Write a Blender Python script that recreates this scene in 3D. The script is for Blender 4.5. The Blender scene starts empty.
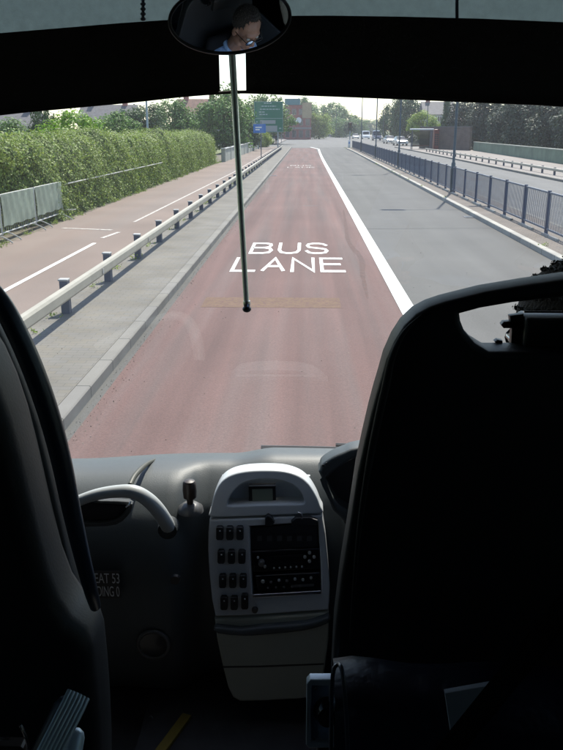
import bpy, bmesh, math, random
import numpy as np
from mathutils import Vector, Matrix
random.seed(7); rng = np.random.default_rng(7)
S = bpy.context.scene; C = S.collection
R = math.radians

# ------------------------------------------------------------------ camera geometry
F = 800.0; PITCH = math.atan(245 / F); H = 2.45
YAW = math.atan((306 - 281.5) * math.cos(PITCH) / F)
def ray(px, py):
    x = (px - 281.5) / F; y = -(py - 375) / F
    cp, sp = math.cos(PITCH), math.sin(PITCH)
    d = (x, cp + y * sp, -sp + y * cp)
    c, s = math.cos(YAW), math.sin(YAW)
    return (d[0] * c - d[1] * s, d[0] * s + d[1] * c, d[2])
def P(px, py, Y):
    d = ray(px, py); t = Y / d[1]
    return Vector((d[0] * t, Y, H + d[2] * t))
def G(px, py, z=0.0):
    d = ray(px, py); t = (z - H) / d[2]
    return Vector((d[0] * t, d[1] * t, z))

cam = bpy.data.cameras.new('camera'); co = bpy.data.objects.new('camera', cam); C.objects.link(co)
co.location = (0, 0, H); co.rotation_euler = (math.pi / 2 - PITCH, 0, YAW)
cam.sensor_fit = 'VERTICAL'; cam.sensor_height = 24.0; cam.lens = 24.0 * F / 750.0
cam.clip_start = 0.02; cam.clip_end = 5000
S.camera = co

# ------------------------------------------------------------------ materials
def mat(name, col, rough=0.7, var=0.0, scale=5.0, bump=0.0, bscale=None, metal=0.0, spec=0.5,
        island=0.0, stretch=None, trans=0.0, coat=0.0, emit=None, col2=None):
    m = bpy.data.materials.new(name); m.use_nodes = True
    n = m.node_tree; b = n.nodes['Principled BSDF']
    b.inputs['Roughness'].default_value = rough; b.inputs['Metallic'].default_value = metal
    b.inputs['Specular IOR Level'].default_value = spec
    b.inputs['Coat Weight'].default_value = coat
    c4 = (*col, 1)
    b.inputs['Base Color'].default_value = c4
    tc = n.nodes.new('ShaderNodeTexCoord'); vec = tc.outputs['Object']
    if stretch:
        mp = n.nodes.new('ShaderNodeMapping'); mp.inputs['Scale'].default_value = stretch
        n.links.new(vec, mp.inputs['Vector']); vec = mp.outputs['Vector']
    out = None
    if var > 0 or col2:
        nz = n.nodes.new('ShaderNodeTexNoise'); nz.inputs['Scale'].default_value = scale
        nz.inputs['Detail'].default_value = 6; nz.inputs['Roughness'].default_value = 0.65
        n.links.new(vec, nz.inputs['Vector'])
        cr = n.nodes.new('ShaderNodeValToRGB')
        cr.color_ramp.elements[0].position = 0.33; cr.color_ramp.elements[1].position = 0.67
        lo = tuple(c * (1 - var) for c in col); hi = tuple(min(1, c * (1 + var)) for c in (col2 or col))
        cr.color_ramp.elements[0].color = (*lo, 1); cr.color_ramp.elements[1].color = (*hi, 1)
        n.links.new(nz.outputs['Fac'], cr.inputs['Fac']); out = cr.outputs['Color']
    if island > 0:
        ge = n.nodes.new('ShaderNodeNewGeometry')
        hs = n.nodes.new('ShaderNodeHueSaturation')
        if out is None: hs.inputs['Color'].default_value = c4
        else: n.links.new(out, hs.inputs['Color'])
        mr = n.nodes.new('ShaderNodeMapRange'); mr.inputs['To Min'].default_value = 1 - island; mr.inputs['To Max'].default_value = 1 + island
        n.links.new(ge.outputs['Random Per Island'], mr.inputs['Value']); n.links.new(mr.outputs['Result'], hs.inputs['Value'])
        mh = n.nodes.new('ShaderNodeMapRange'); mh.inputs['To Min'].default_value = 0.485; mh.inputs['To Max'].default_value = 0.515
        mu = n.nodes.new('ShaderNodeMath'); mu.operation = 'FRACT'
        mm = n.nodes.new('ShaderNodeMath'); mm.operation = 'MULTIPLY'; mm.inputs[1].default_value = 17.3
        n.links.new(ge.outputs['Random Per Island'], mm.inputs[0]); n.links.new(mm.outputs[0], mu.inputs[0])
        n.links.new(mu.outputs[0], mh.inputs['Value']); n.links.new(mh.outputs['Result'], hs.inputs['Hue'])
        out = hs.outputs['Color']
    if out is not None: n.links.new(out, b.inputs['Base Color'])
    if bump > 0:
        bz = n.nodes.new('ShaderNodeTexNoise'); bz.inputs['Scale'].default_value = bscale or scale * 6
        bz.inputs['Detail'].default_value = 4
        n.links.new(vec, bz.inputs['Vector'])
        bp = n.nodes.new('ShaderNodeBump'); bp.inputs['Strength'].default_value = bump; bp.inputs['Distance'].default_value = 0.02
        n.links.new(bz.outputs['Fac'], bp.inputs['Height']); n.links.new(bp.outputs['Normal'], b.inputs['Normal'])
    if trans > 0:
        tr = n.nodes.new('ShaderNodeBsdfTranslucent'); mx = n.nodes.new('ShaderNodeMixShader'); mx.inputs[0].default_value = trans
        if out is not None: n.links.new(out, tr.inputs['Color'])
        else: tr.inputs['Color'].default_value = c4
        n.links.new(b.outputs[0], mx.inputs[1]); n.links.new(tr.outputs[0], mx.inputs[2])
        n.links.new(mx.outputs[0], n.nodes['Material Output'].inputs['Surface'])
    if emit:
        b.inputs['Emission Color'].default_value = (*emit[:3], 1); b.inputs['Emission Strength'].default_value = emit[3]
    return m

def road_mat(name, col, track=0.12, grain=0.10, rough=0.85, patch=0.12, tx=1.1):
    """worn road surfacing: long wear tracks, broad patches and stone grain"""
    m = bpy.data.materials.new(name); m.use_nodes = True; n = m.node_tree; L = n.links
    b = n.nodes['Principled BSDF']; b.inputs['Roughness'].default_value = rough; b.inputs['Specular IOR Level'].default_value = 0.3
    tc = n.nodes.new('ShaderNodeTexCoord')
    def noise(scl, sc, det=4):
        mp = n.nodes.new('ShaderNodeMapping'); mp.inputs['Scale'].default_value = scl; L.new(tc.outputs['Object'], mp.inputs[0])
        z = n.nodes.new('ShaderNodeTexNoise'); z.inputs['Scale'].default_value = sc; z.inputs['Detail'].default_value = det
        L.new(mp.outputs[0], z.inputs[0]); return z.outputs['Fac']
    def mr(src, lo, hi, a=0.3, c=0.7):
        q = n.nodes.new('ShaderNodeMapRange'); q.inputs['From Min'].default_value = a; q.inputs['From Max'].default_value = c
        q.inputs['To Min'].default_value = lo; q.inputs['To Max'].default_value = hi; L.new(src, q.inputs['Value']); return q.outputs['Result']
    def mul(a, c):
        q = n.nodes.new('ShaderNodeMath'); q.operation = 'MULTIPLY'; L.new(a, q.inputs[0]); L.new(c, q.inputs[1]); return q.outputs[0]
    v = mul(mr(noise((1, .025, 1), tx, 3), 1 - track, 1 + track), mr(noise((1, 1, 1), .35, 5), 1 - patch, 1 + patch))
    v = mul(v, mr(noise((1, 1, 1), 45, 6), 1 - grain, 1 + grain))
    v = mul(v, mr(noise((1, 1, 1), 160, 2), 1 - grain, 1 + grain))
    # worn-off colour: greyer where tyres run
    mix = n.nodes.new('ShaderNodeMixRGB'); g = sum(col) / 3
    mix.inputs[1].default_value = (*col, 1); mix.inputs[2].default_value = (g * 1.12, g * 1.08, g * 1.02, 1)
    L.new(mr(noise((1, .04, 1), tx * .9, 5), 0, .42, .45, .7), mix.inputs[0])
    hs = n.nodes.new('ShaderNodeHueSaturation'); L.new(mix.outputs[0], hs.inputs['Color']); L.new(v, hs.inputs['Value'])
    L.new(hs.outputs[0], b.inputs['Base Color'])
    bp = n.nodes.new('ShaderNodeBump'); bp.inputs['Strength'].default_value = .25; bp.inputs['Distance'].default_value = .01
    L.new(noise((1, 1, 1), 90, 3), bp.inputs['Height']); L.new(bp.outputs[0], b.inputs['Normal'])
    return m

def brick_mat(name, c1, c2, mortar, w, h, scale=1.0, msize=0.02, rot=None, rough=0.85):
    m = bpy.data.materials.new(name); m.use_nodes = True; n = m.node_tree; L = n.links
    b = n.nodes['Principled BSDF']; b.inputs['Roughness'].default_value = rough; b.inputs['Specular IOR Level'].default_value = .25
    tc = n.nodes.new('ShaderNodeTexCoord'); mp = n.nodes.new('ShaderNodeMapping'); L.new(tc.outputs['Object'], mp.inputs[0])
    if rot: mp.inputs['Rotation'].default_value = rot
    br = n.nodes.new('ShaderNodeTexBrick'); br.inputs['Scale'].default_value = scale
    br.inputs['Color1'].default_value = (*c1, 1); br.inputs['Color2'].default_value = (*c2, 1); br.inputs['Mortar'].default_value = (*mortar, 1)
    br.inputs['Brick Width'].default_value = w; br.inputs['Row Height'].default_value = h; br.inputs['Mortar Size'].default_value = msize
    L.new(mp.outputs[0], br.inputs['Vector'])
    nz = n.nodes.new('ShaderNodeTexNoise'); nz.inputs['Scale'].default_value = 1.3; nz.inputs['Detail'].default_value = 8; L.new(tc.outputs['Object'], nz.inputs[0])
    q = n.nodes.new('ShaderNodeMapRange'); q.inputs['From Min'].default_value = .3; q.inputs['From Max'].default_value = .7
    q.inputs['To Min'].default_value = .82; q.inputs['To Max'].default_value = 1.15; L.new(nz.outputs['Fac'], q.inputs['Value'])
    hs = n.nodes.new('ShaderNodeHueSaturation'); L.new(br.outputs['Color'], hs.inputs['Color']); L.new(q.outputs[0], hs.inputs['Value'])
    L.new(hs.outputs[0], b.inputs['Base Color']); return m

def glass_mat(name, tint, dust=0.0, refl=1.0, dustcol=(.8, .8, .8)):
    """thin pane: what is behind shows through, faint mirror reflection, a film of dust"""
    m = bpy.data.materials.new(name); m.use_nodes = True; n = m.node_tree; n.nodes.clear(); L = n.links
    o = n.nodes.new('ShaderNodeOutputMaterial'); t = n.nodes.new('ShaderNodeBsdfTransparent'); t.inputs[0].default_value = (*tint, 1)
    g = n.nodes.new('ShaderNodeBsdfGlossy'); g.inputs['Roughness'].default_value = 0.0
    f = n.nodes.new('ShaderNodeFresnel'); f.inputs['IOR'].default_value = 1.5
    mu = n.nodes.new('ShaderNodeMath'); mu.operation = 'MULTIPLY'; mu.inputs[1].default_value = refl; L.new(f.outputs[0], mu.inputs[0])
    mx = n.nodes.new('ShaderNodeMixShader'); L.new(mu.outputs[0], mx.inputs[0]); L.new(t.outputs[0], mx.inputs[1]); L.new(g.outputs[0], mx.inputs[2])
    last = mx
    if dust > 0:
        d = n.nodes.new('ShaderNodeBsdfTranslucent'); d.inputs[0].default_value = (*dustcol, 1)
        tc = n.nodes.new('ShaderNodeTexCoord'); nz = n.nodes.new('ShaderNodeTexNoise'); nz.inputs['Scale'].default_value = 3; nz.inputs['Detail'].default_value = 5
        L.new(tc.outputs['Object'], nz.inputs[0])
        q = n.nodes.new('ShaderNodeMapRange'); q.inputs['From Min'].default_value = .3; q.inputs['From Max'].default_value = .7
        q.inputs['To Min'].default_value = dust * .5; q.inputs['To Max'].default_value = dust * 1.5; L.new(nz.outputs['Fac'], q.inputs['Value'])
        m2 = n.nodes.new('ShaderNodeMixShader'); L.new(q.outputs[0], m2.inputs[0]); L.new(mx.outputs[0], m2.inputs[1]); L.new(d.outputs[0], m2.inputs[2]); last = m2
    L.new(last.outputs[0], o.inputs['Surface']); return m

# ------------------------------------------------------------------ mesh helpers
def link_mesh(name, me, m, parent=None, smooth=None):
    if m is not None and len(me.materials) == 0: me.materials.append(m)
    o = bpy.data.objects.new(name, me); C.objects.link(o)
    if parent is not None: o.parent = parent
    if smooth is not None:
        me.polygons.foreach_set('use_smooth', [True] * len(me.polygons)); me.set_sharp_from_angle(angle=R(smooth))
    return o
def obj(name, bm, m, parent=None, smooth=None):
    me = bpy.data.meshes.new(name); bm.normal_update(); bm.to_mesh(me); bm.free()
    return link_mesh(name, me, m, parent, smooth)
def tag(o, label=None, cat=None, group=None, kind=None):
    if label: o['label'] = label
    if cat: o['category'] = cat
    if group: o['group'] = group
    if kind: o['kind'] = kind
    return o
def empty(name, loc=(0, 0, 0), rz=0, label=None, cat=None, group=None):
    o = bpy.data.objects.new(name, None); C.objects.link(o); o.location = loc; o.rotation_euler = (0, 0, rz); o.empty_display_size = .1
    return tag(o, label, cat, group)
def kids(o): return [c for c in bpy.data.objects if c.parent == o]
def copy_tree(o, parent=None):
    c = o.copy(); C.objects.link(c)
    if parent is not None: c.parent = parent
    for ch in kids(o): copy_tree(ch, c)
    return c
def new(): return bmesh.new()
def box(bm, a, b):
    x0, y0, z0 = a; x1, y1, z1 = b
    v = [bm.verts.new(p) for p in ((x0, y0, z0), (x1, y0, z0), (x1, y1, z0), (x0, y1, z0), (x0, y0, z1), (x1, y0, z1), (x1, y1, z1), (x0, y1, z1))]
    for f in ((0, 3, 2, 1), (4, 5, 6, 7), (0, 1, 5, 4), (1, 2, 6, 5), (2, 3, 7, 6), (3, 0, 4, 7)): bm.faces.new([v[i] for i in f])
    return v
def rbox(bm, a, b, r, seg=2):
    t = bmesh.new(); box(t, a, b); bmesh.ops.bevel(t, geom=t.edges[:], offset=r, segments=seg, affect='EDGES', profile=.5)
    me = bpy.data.meshes.new('t'); t.to_mesh(me); t.free(); bm.from_mesh(me); bpy.data.meshes.remove(me)
def ring(c, ax, r, n, up=None):
    ax = ax.normalized(); u = ax.orthogonal().normalized() if up is None else (up - ax * up.dot(ax)).normalized()
    w = ax.cross(u)
    return [c + (u * math.cos(2 * math.pi * i / n) + w * math.sin(2 * math.pi * i / n)) * r for i in range(n)]
def tube(bm, pts, r, n=8, cap=True):
    pts = [Vector(p) for p in pts]; rs = r if isinstance(r, (list, tuple)) else [r] * len(pts)
    rows = []; up = None
    for i, p in enumerate(pts):
        d = (pts[min(i + 1, len(pts) - 1)] - pts[max(i - 1, 0)])
        if up is None: up = d.orthogonal()
        up = (up - d.normalized() * up.dot(d.normalized())).normalized()
        rows.append([bm.verts.new(q) for q in ring(p, d, rs[i], n, up)])
    for a, b in zip(rows, rows[1:]):
        for i in range(n): bm.faces.new((a[i], a[(i + 1) % n], b[(i + 1) % n], b[i]))
    if cap: bm.faces.new(rows[0][::-1]); bm.faces.new(rows[-1])
def smooth_path(pts, k=6):
    pts = [Vector(p) for p in pts]; out = []
    for i in range(len(pts) - 1):
        p0 = pts[max(i - 1, 0)]; p1 = pts[i]; p2 = pts[i + 1]; p3 = pts[min(i + 2, len(pts) - 1)]
        for j in range(k):
            t = j / k
            out.append(.5 * ((2 * p1) + (p2 - p0) * t + (2 * p0 - 5 * p1 + 4 * p2 - p3) * t * t + (3 * p1 - p0 - 3 * p2 + p3) * t ** 3))
    out.append(pts[-1]); return out
def lathe(bm, prof, c=(0, 0, 0), n=24, axis='Z'):
    c = Vector(c); rows = []
    for r, h in prof:
        row = []
        for i in range(n):
            a = 2 * math.pi * i / n; x, y = r * math.cos(a), r * math.sin(a)
            p = (x, y, h) if axis == 'Z' else ((h, x, y) if axis == 'X' else (x, h, y))
            row.append(bm.verts.new(c + Vector(p)))
        rows.append(row)
    for a, b in zip(rows, rows[1:]):
        for i in range(n): bm.faces.new((a[i], a[(i + 1) % n], b[(i + 1) % n], b[i]))
    bm.faces.new(rows[0][::-1]); bm.faces.new(rows[-1])
    bmesh.ops.recalc_face_normals(bm, faces=bm.faces[:])
def prism(bm, poly, a, b, axis='X'):
    """poly of 2D points extruded between a and b along an axis"""
    def p(u, v, t): return {'X': (t, u, v), 'Y': (u, t, v), 'Z': (u, v, t)}[axis]
    A = [bm.verts.new(p(u, v, a)) for u, v in poly]; B = [bm.verts.new(p(u, v, b)) for u, v in poly]
    n = len(poly); bm.faces.new(A[::-1]); bm.faces.new(B)
    for i in range(n): bm.faces.new((A[i], A[(i + 1) % n], B[(i + 1) % n], B[i]))
    bmesh.ops.recalc_face_normals(bm, faces=bm.faces[:])
def curve_mesh(loops, extrude, bevel, smoothing=0):
    cu = bpy.data.curves.new('t', 'CURVE'); cu.dimensions = '2D'; cu.fill_mode = 'BOTH'
    cu.extrude = max(extrude - bevel, 0); cu.bevel_depth = bevel; cu.bevel_resolution = 3; cu.offset = -bevel
    for lp in loops:
        if smoothing:
            q = [Vector((x, y, 0)) for x, y in lp]; n = len(q); e = []
            for i in range(n):
                p0, p1, p2, p3 = q[i - 1], q[i], q[(i + 1) % n], q[(i + 2) % n]
                for j in range(smoothing):
                    t = j / smoothing
                    e.append(.5 * ((2 * p1) + (p2 - p0) * t + (2 * p0 - 5 * p1 + 4 * p2 - p3) * t * t + (3 * p1 - p0 - 3 * p2 + p3) * t ** 3))
            lp = [(v.x, v.y) for v in e]
        s = cu.splines.new('POLY'); s.points.add(len(lp) - 1); s.use_cyclic_u = True
        for i, (x, y) in enumerate(lp): s.points[i].co = (x, y, 0, 1)
    o = bpy.data.objects.new('t', cu); C.objects.link(o)
    dg = bpy.context.evaluated_depsgraph_get(); me = bpy.data.meshes.new_from_object(o.evaluated_get(dg), depsgraph=dg)
    bpy.data.objects.remove(o); bpy.data.curves.remove(cu); return me
def text_mesh(s, sx=1, sy=1, extrude=0):
    cu = bpy.data.curves.new('t', 'FONT'); cu.body = s; cu.size = 1; cu.extrude = extrude; cu.align_x = 'CENTER'; cu.align_y = 'CENTER'
    o = bpy.data.objects.new('t', cu); C.objects.link(o)
    dg = bpy.context.evaluated_depsgraph_get(); me = bpy.data.meshes.new_from_object(o.evaluated_get(dg), depsgraph=dg)
    bpy.data.objects.remove(o); bpy.data.curves.remove(cu)
    xs = [v.co.x for v in me.vertices]; ys = [v.co.y for v in me.vertices]
    w = max(xs) - min(xs); h = max(ys) - min(ys); cx = (max(xs) + min(xs)) / 2; cy = (max(ys) + min(ys)) / 2
    for v in me.vertices: v.co.x = (v.co.x - cx) / w * sx; v.co.y = (v.co.y - cy) / h * sy
    return me
def plate(name, loops, Y, depth, bevel, m, parent=None, smoothing=0, bow=0.0):
    """an outlined board standing in the cab: outline measured off the photo, real distance and thickness.
    depth and bevel in metres; Y a number or a function of the row"""
    Yf = Y if callable(Y) else (lambda y: Y)
    k = 1 / 390.0
    me = curve_mesh([[(x, -y) for x, y in lp] for lp in loops], depth / 2 / k, bevel / k, smoothing)
    zmax = max((v.co.z for v in me.vertices), default=0)
    for v in me.vertices:
        p = P(v.co.x, -v.co.y, Yf(-v.co.y)); p.y += (-v.co.z + zmax) * k - bow * (p.x ** 2)
        v.co = p
    return link_mesh(name, me, m, parent, smooth=40)

def slab(name, loops, Yfront, depth, bevel, m, smoothing=0):
    """upright padded slab: each loop is (outline, distance at which that outline was measured)"""
    L2 = []
    for pts, Yr in loops: L2.append([((P(x, y, Yr).x) * 100, (P(x, y, Yr).z) * 100) for x, y in pts])
    me = curve_mesh(L2, depth * 50, bevel * 100, smoothing); zm = max(v.co.z for v in me.vertices)
    for v in me.vertices: v.co = (v.co.x / 100, Yfront + (zm - v.co.z) / 100, v.co.y / 100)
    return link_mesh(name, me, m, None, smooth=40)

def leaves(n, pos, nrm, size, spread=1.0):
    """n leaf quads at pos facing loosely along nrm"""
    a = rng.normal(size=(n, 3)); d = nrm + a * spread; d /= np.linalg.norm(d, axis=1)[:, None] + 1e-9
    t = np.cross(d, rng.normal(size=(n, 3))); t /= np.linalg.norm(t, axis=1)[:, None] + 1e-9
    b = np.cross(d, t); s = (size * rng.uniform(.6, 1.35, n))[:, None]
    v = np.stack([pos - t * s * .5, pos + b * s * .32 , pos + t * s * .5, pos - b * s * .32], 1).reshape(-1, 3)
    return v
def quad_mesh(name, v):
    n = len(v) // 4; me = bpy.data.meshes.new(name); me.vertices.add(len(v)); me.vertices.foreach_set('co', v.astype(np.float32).ravel())
    me.loops.add(len(v)); me.loops.foreach_set('vertex_index', np.arange(len(v), dtype=np.int32))
    me.polygons.add(n); me.polygons.foreach_set('loop_start', np.arange(0, len(v), 4, dtype=np.int32)); me.polygons.foreach_set('loop_total', np.full(n, 4, dtype=np.int32))
    me.update(calc_edges=True); me.validate(); return me

# ------------------------------------------------------------------ the materials
M = {}
M['asphalt'] = road_mat('asphalt', (.086, .085, .080), .14, .14, tx=1.6)
M['asphalt2'] = road_mat('asphalt_far', (.118, .116, .110), .08, .10)
M['red'] = road_mat('red_surfacing', (.114, .064, .056), .25, .16, tx=2.6, patch=.10)
M['cycle'] = road_mat('cycle_surfacing', (.175, .134, .112), .07, .09, tx=.8)
M['foot'] = road_mat('footway', (0.216, 0.1908, 0.1728), .05, .08)
M['joint'] = mat('joint_dark', (.075, .075, .075), .85, .2, 6)
M['paint'] = mat('road_paint', (0.702, 0.702, 0.666), .6, .10, 9, .1)
def chip(m, under, thr=.595):
    n = m.node_tree; L = n.links; b = n.nodes['Principled BSDF']; src = b.inputs['Base Color'].links[0].from_socket
    tc = n.nodes.new('ShaderNodeTexCoord'); z = n.nodes.new('ShaderNodeTexNoise'); z.inputs['Scale'].default_value = 16; z.inputs['Detail'].default_value = 10; z.inputs['Roughness'].default_value = .75
    L.new(tc.outputs['Object'], z.inputs[0]); q = n.nodes.new('ShaderNodeMapRange'); q.inputs['From Min'].default_value = thr - .03; q.inputs['From Max'].default_value = thr + .03; L.new(z.outputs['Fac'], q.inputs['Value'])
    mx = n.nodes.new('ShaderNodeMixRGB'); L.new(q.outputs[0], mx.inputs[0]); L.new(src, mx.inputs[1]); mx.inputs[2].default_value = (*under, 1); L.new(mx.outputs[0], b.inputs['Base Color'])
chip(M['paint'], (.20, .16, .15))
M['paintworn'] = mat('worn_paint', (0.44, 0.416, 0.376), .7, .25, 14)
M['oldyellow'] = mat('faded_yellow', (.138, .088, .056), .9, .12, 5, spec=.25)
chip(M['paintworn'], (.15, .11, .10), .54)
M['seal'] = mat('sealant', (.100, .070, .063), .9, .2, 6, spec=.2)
chip(M['oldyellow'], (.112, .064, .054), .53); chip(M['seal'], (.112, .062, .052), .52)
M['block'] = brick_mat('block_paving', (.155, .142, .117), (0.1518, 0.1452, 0.132), (0.118, 0.112, 0.100), .2, .1, 1, .005)
M['block2'] = brick_mat('block_paving_brown', (0.1584, 0.132, 0.1089), (0.132, 0.1122, 0.0957), (0.0792, 0.0726, 0.066), .2, .1, 1, .008)
M['kerb'] = brick_mat('kerb_stone', (.185, .175, .150), (0.1768, 0.17, 0.1564), (0.0816, 0.0816, 0.0748), .9, 50, 1, .012, rot=(0, 0, R(90)))
M['kerbw'] = brick_mat('kerb_pale', (0.36, 0.3456, 0.3024), (0.3168, 0.3024, 0.2736), (0.108, 0.108, 0.1008), .9, 50, 1, .012, rot=(0, 0, R(90)))
M['soil'] = mat('soil', (0.112, 0.098, 0.07), .95, .3, 2)
M['gritm'] = mat('grit', (.13, .115, .09), .95, .3, 20, island=.6)
M['grass'] = mat('grass', (.09, .12, .035), .95, .35, .8, col2=(.14, .15, .06))
M['galv'] = mat('galvanised', (0.4, 0.4, 0.368), .55, .10, 3, metal=.0, spec=.5)
M['beam'] = mat('beam_paint', (.31, .29, .235), .6, .10, 2.5)
M['postdark'] = mat('post_dark', (.07, .08, .11), .6, .2, 8)
M['capm'] = mat('post_cap', (0.3375, 0.3375, 0.3225), .5, .2, 8)
M['navy'] = mat('navy_paint', (.022, .038, .085), .4, .15, 3)
M['navygrey'] = mat('faded_navy', (.085, .105, .145), .5, .2, 3)
M['lamp'] = mat('column_paint', (.05, .07, .08), .5, .15, 3)
M['lampgrey'] = mat('column_grey', (.28, .32, .34), .5, .1, 3)
M['leaf'] = mat('hedge_leaf', (.195, .265, .056), .6, 0, 1, island=.45, trans=.35)
M['hedgecore'] = mat('hedge_core', (.06, .09, .022), .95, .4, 6)
M['leafbright'] = mat('bright_leaf', (.16, .30, .02), .6, 0, 1, island=.35, trans=.4)
M['leafdark'] = mat('dark_leaf', (.055, .105, .032), .7, 0, 1, island=.5, trans=.25)
M['leafdeep'] = mat('deep_leaf', (.032, .052, .030), .7, 0, 1, island=.5, trans=.2)
M['leafmid'] = mat('mid_leaf', (.105, .20, .04), .7, 0, 1, island=.45, trans=.3)
M['leafyellow'] = mat('yellow_leaf', (.22, .30, .05), .7, 0, 1, island=.35, trans=.35)
M['bark'] = mat('bark', (.10, .08, .06), .95, .3, 4)
M['brick'] = brick_mat('red_brick', (0.34, 0.065, 0.05), (0.26, 0.05, 0.04), (0.252, 0.225, 0.198), .23, .075, 1, .01, rot=(R(90), 0, 0))
M['brownwall'] = brick_mat('brown_brick', (.13, .095, .08), (.10, .075, .065), (.12, .10, .09), .23, .075, 1, .01, rot=(R(90), 0, 0))
M['render'] = mat('pale_render', (0.44, 0.416, 0.376), .9, .12, .5)
M['buff'] = mat('buff_stone', (0.336, 0.264, 0.16), .9, .12, 1)
M['slate'] = mat('roof_slate', (.10, .095, .10), .8, .2, 2)
M['tile'] = mat('roof_tile', (.20, .11, .08), .85, .25, 2)
M['teal'] = mat('teal_sheet', (.05, .16, .18), .6, .1, 1)
M['win'] = mat('window_glass', (.03, .035, .045), .08, spec=.8)
M['white'] = mat('white_paint', (.75, .75, .73), .5, .05, 3)
M['wallgreen'] = mat('green_painted_wall', (0.128, 0.176, 0.124), .9, .25, .7)
M['parapet'] = mat('parapet_render', (0.304, 0.32, 0.272), .9, .15, .6)
M['signgreen'] = mat('sign_green', (.001, .125, .072), .4, .05, 2)
M['signblue'] = mat('sign_blue', (.03, .14, .42), .4)
M['signwhite'] = mat('sign_white', (.62, .64, .64), .4)
M['signpale'] = mat('sign_pale', (.30, .38, .38), .5)
M['signgrey'] = mat('sign_back_grey', (.28, .30, .30), .5)
M['framegrey'] = mat('frame_grey', (.22, .19, .18), .6)
M['redbox'] = mat('red_paint', (.20, .03, .025), .4)
M['barrier'] = mat('barrier_sheet', (.60, .66, .58), .6, .12, 2, trans=.5)
M['tyre'] = mat('tyre', (.02, .02, .02), .85)
M['alloy'] = mat('alloy', (.4, .4, .42), .35, metal=.8)
M['carglass'] = mat('car_glass', (.02, .025, .03), .06, spec=1.0)
M['silver'] = mat('car_silver', (.50, .52, .53), .3, metal=.35, coat=.6)
M['carwhite'] = mat('car_white', (.75, .76, .76), .3, coat=.6)
M['carblue'] = mat('car_blue', (.03, .05, .11), .3, coat=.6)
M['cardark'] = mat('car_dark', (.025, .025, .028), .3, coat=.6)
M['lens'] = mat('lamp_lens', (.7, .7, .68), .15)
M['redlens'] = mat('tail_lens', (.35, .01, .01), .2)
# cab
M['dash'] = mat('dash_plastic', (.058, .068, .070), .5, .05, 4, .08, 420, spec=.45)
M['dash2'] = mat('dash_plastic_dark', (.022, .026, .028), .6, .08, 6, .25, 320, spec=.4)
M['silverp'] = mat('silver_plastic', (.50, .53, .54), .42, .04, 6, .03, 400)
M['bin'] = mat('bin_plastic', (.40, .41, .33), .6, .05, 6, .15, 300)
M['seamm'] = mat('seam_olive', (.055, .053, .035), .5)
M['blackp'] = mat('black_plastic', (.012, .012, .013), .4, .1, 20)
M['blackgloss'] = mat('black_gloss', (.01, .01, .012), .12)
M['greyp'] = mat('grey_plastic', (0.072, 0.072, 0.072), .4)
M['handle'] = mat('handle_grey', (.42, .44, .43), .38, .05, 8)
M['brown'] = mat('brown_plastic', (0.028, 0.0176, 0.0128), .45, .2, 30)
M['lcd'] = mat('lcd', (.26, .30, .24), .15)
M['seat'] = mat('seat_shell', (.011, .012, .014), .5, .1, 10, .04, 300, spec=.4)
M['seatf'] = mat('seat_cloth', (.008, .008, .010), .95, .2, 40, .3, 300, spec=.2)
M['navycloth'] = mat('navy_leather', (0.0108, 0.0162, 0.036), .45, .25, 9, .5, 14, spec=.5)
M['piping'] = mat('piping', (0.0162, 0.0234, 0.0405), .32, spec=.6)
M['chrome'] = mat('chrome', (.6, .6, .6), .18, metal=1.0)
M['mirror'] = mat('mirror_glass', (.82, .85, .86), .01, metal=1.0)
M['blind'] = mat('black_blind', (.026, .022, .018), .9, .15, 3, .2, 200, spec=.2)
M['fabric'] = mat('pale_blind', (.27, .32, .33), .9, .06, 60, .2, 500, trans=.75)
M['rod'] = mat('rod_grey', (.72, .74, .64), .38, .05, 8, metal=.7)
M['yellow'] = mat('yellow_edge', (0.175, 0.126, 0.007), .6, .15, 20)
M['panelg'] = mat('coach_lining', (.05, .052, .055), .9, .1, 5)
M['coachw'] = mat('coach_paint', (.65, .65, .66), .3, coat=.5)
M['rubber'] = mat('rubber_floor', (.03, .03, .032), .9, .2, 20)
M['screen'] = glass_mat('windscreen_glass', (.94, .96, .945), .009)
M['sideglass'] = glass_mat('side_glass', (.45, .48, .47), .0)
M['skin'] = mat('skin', (.30, .155, .105), .5, .08, 20)
M['hair'] = mat('hair', (.045, .036, .03), .85, .4, 60, .6, 200)
M['shirt'] = mat('shirt_blue', (.26, .38, .58), .9, .06, 20, .3, 60)
M['trouser'] = mat('trouser', (.015, .015, .02), .95, .1, 20)
M['card'] = mat('booklet', (.20, .22, .26), .5, .05, 10)
M['steelblue'] = mat('box_plate', (0.26, 0.364, 0.52), .4, .1, 20)
M['boxrim'] = mat('box_rim', (0.5, 0.56, 0.6), .35, metal=.3)
M['ribs'] = mat('ribbed_strip', (0.5, 0.6, 0.66), .35, metal=.3)

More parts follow.
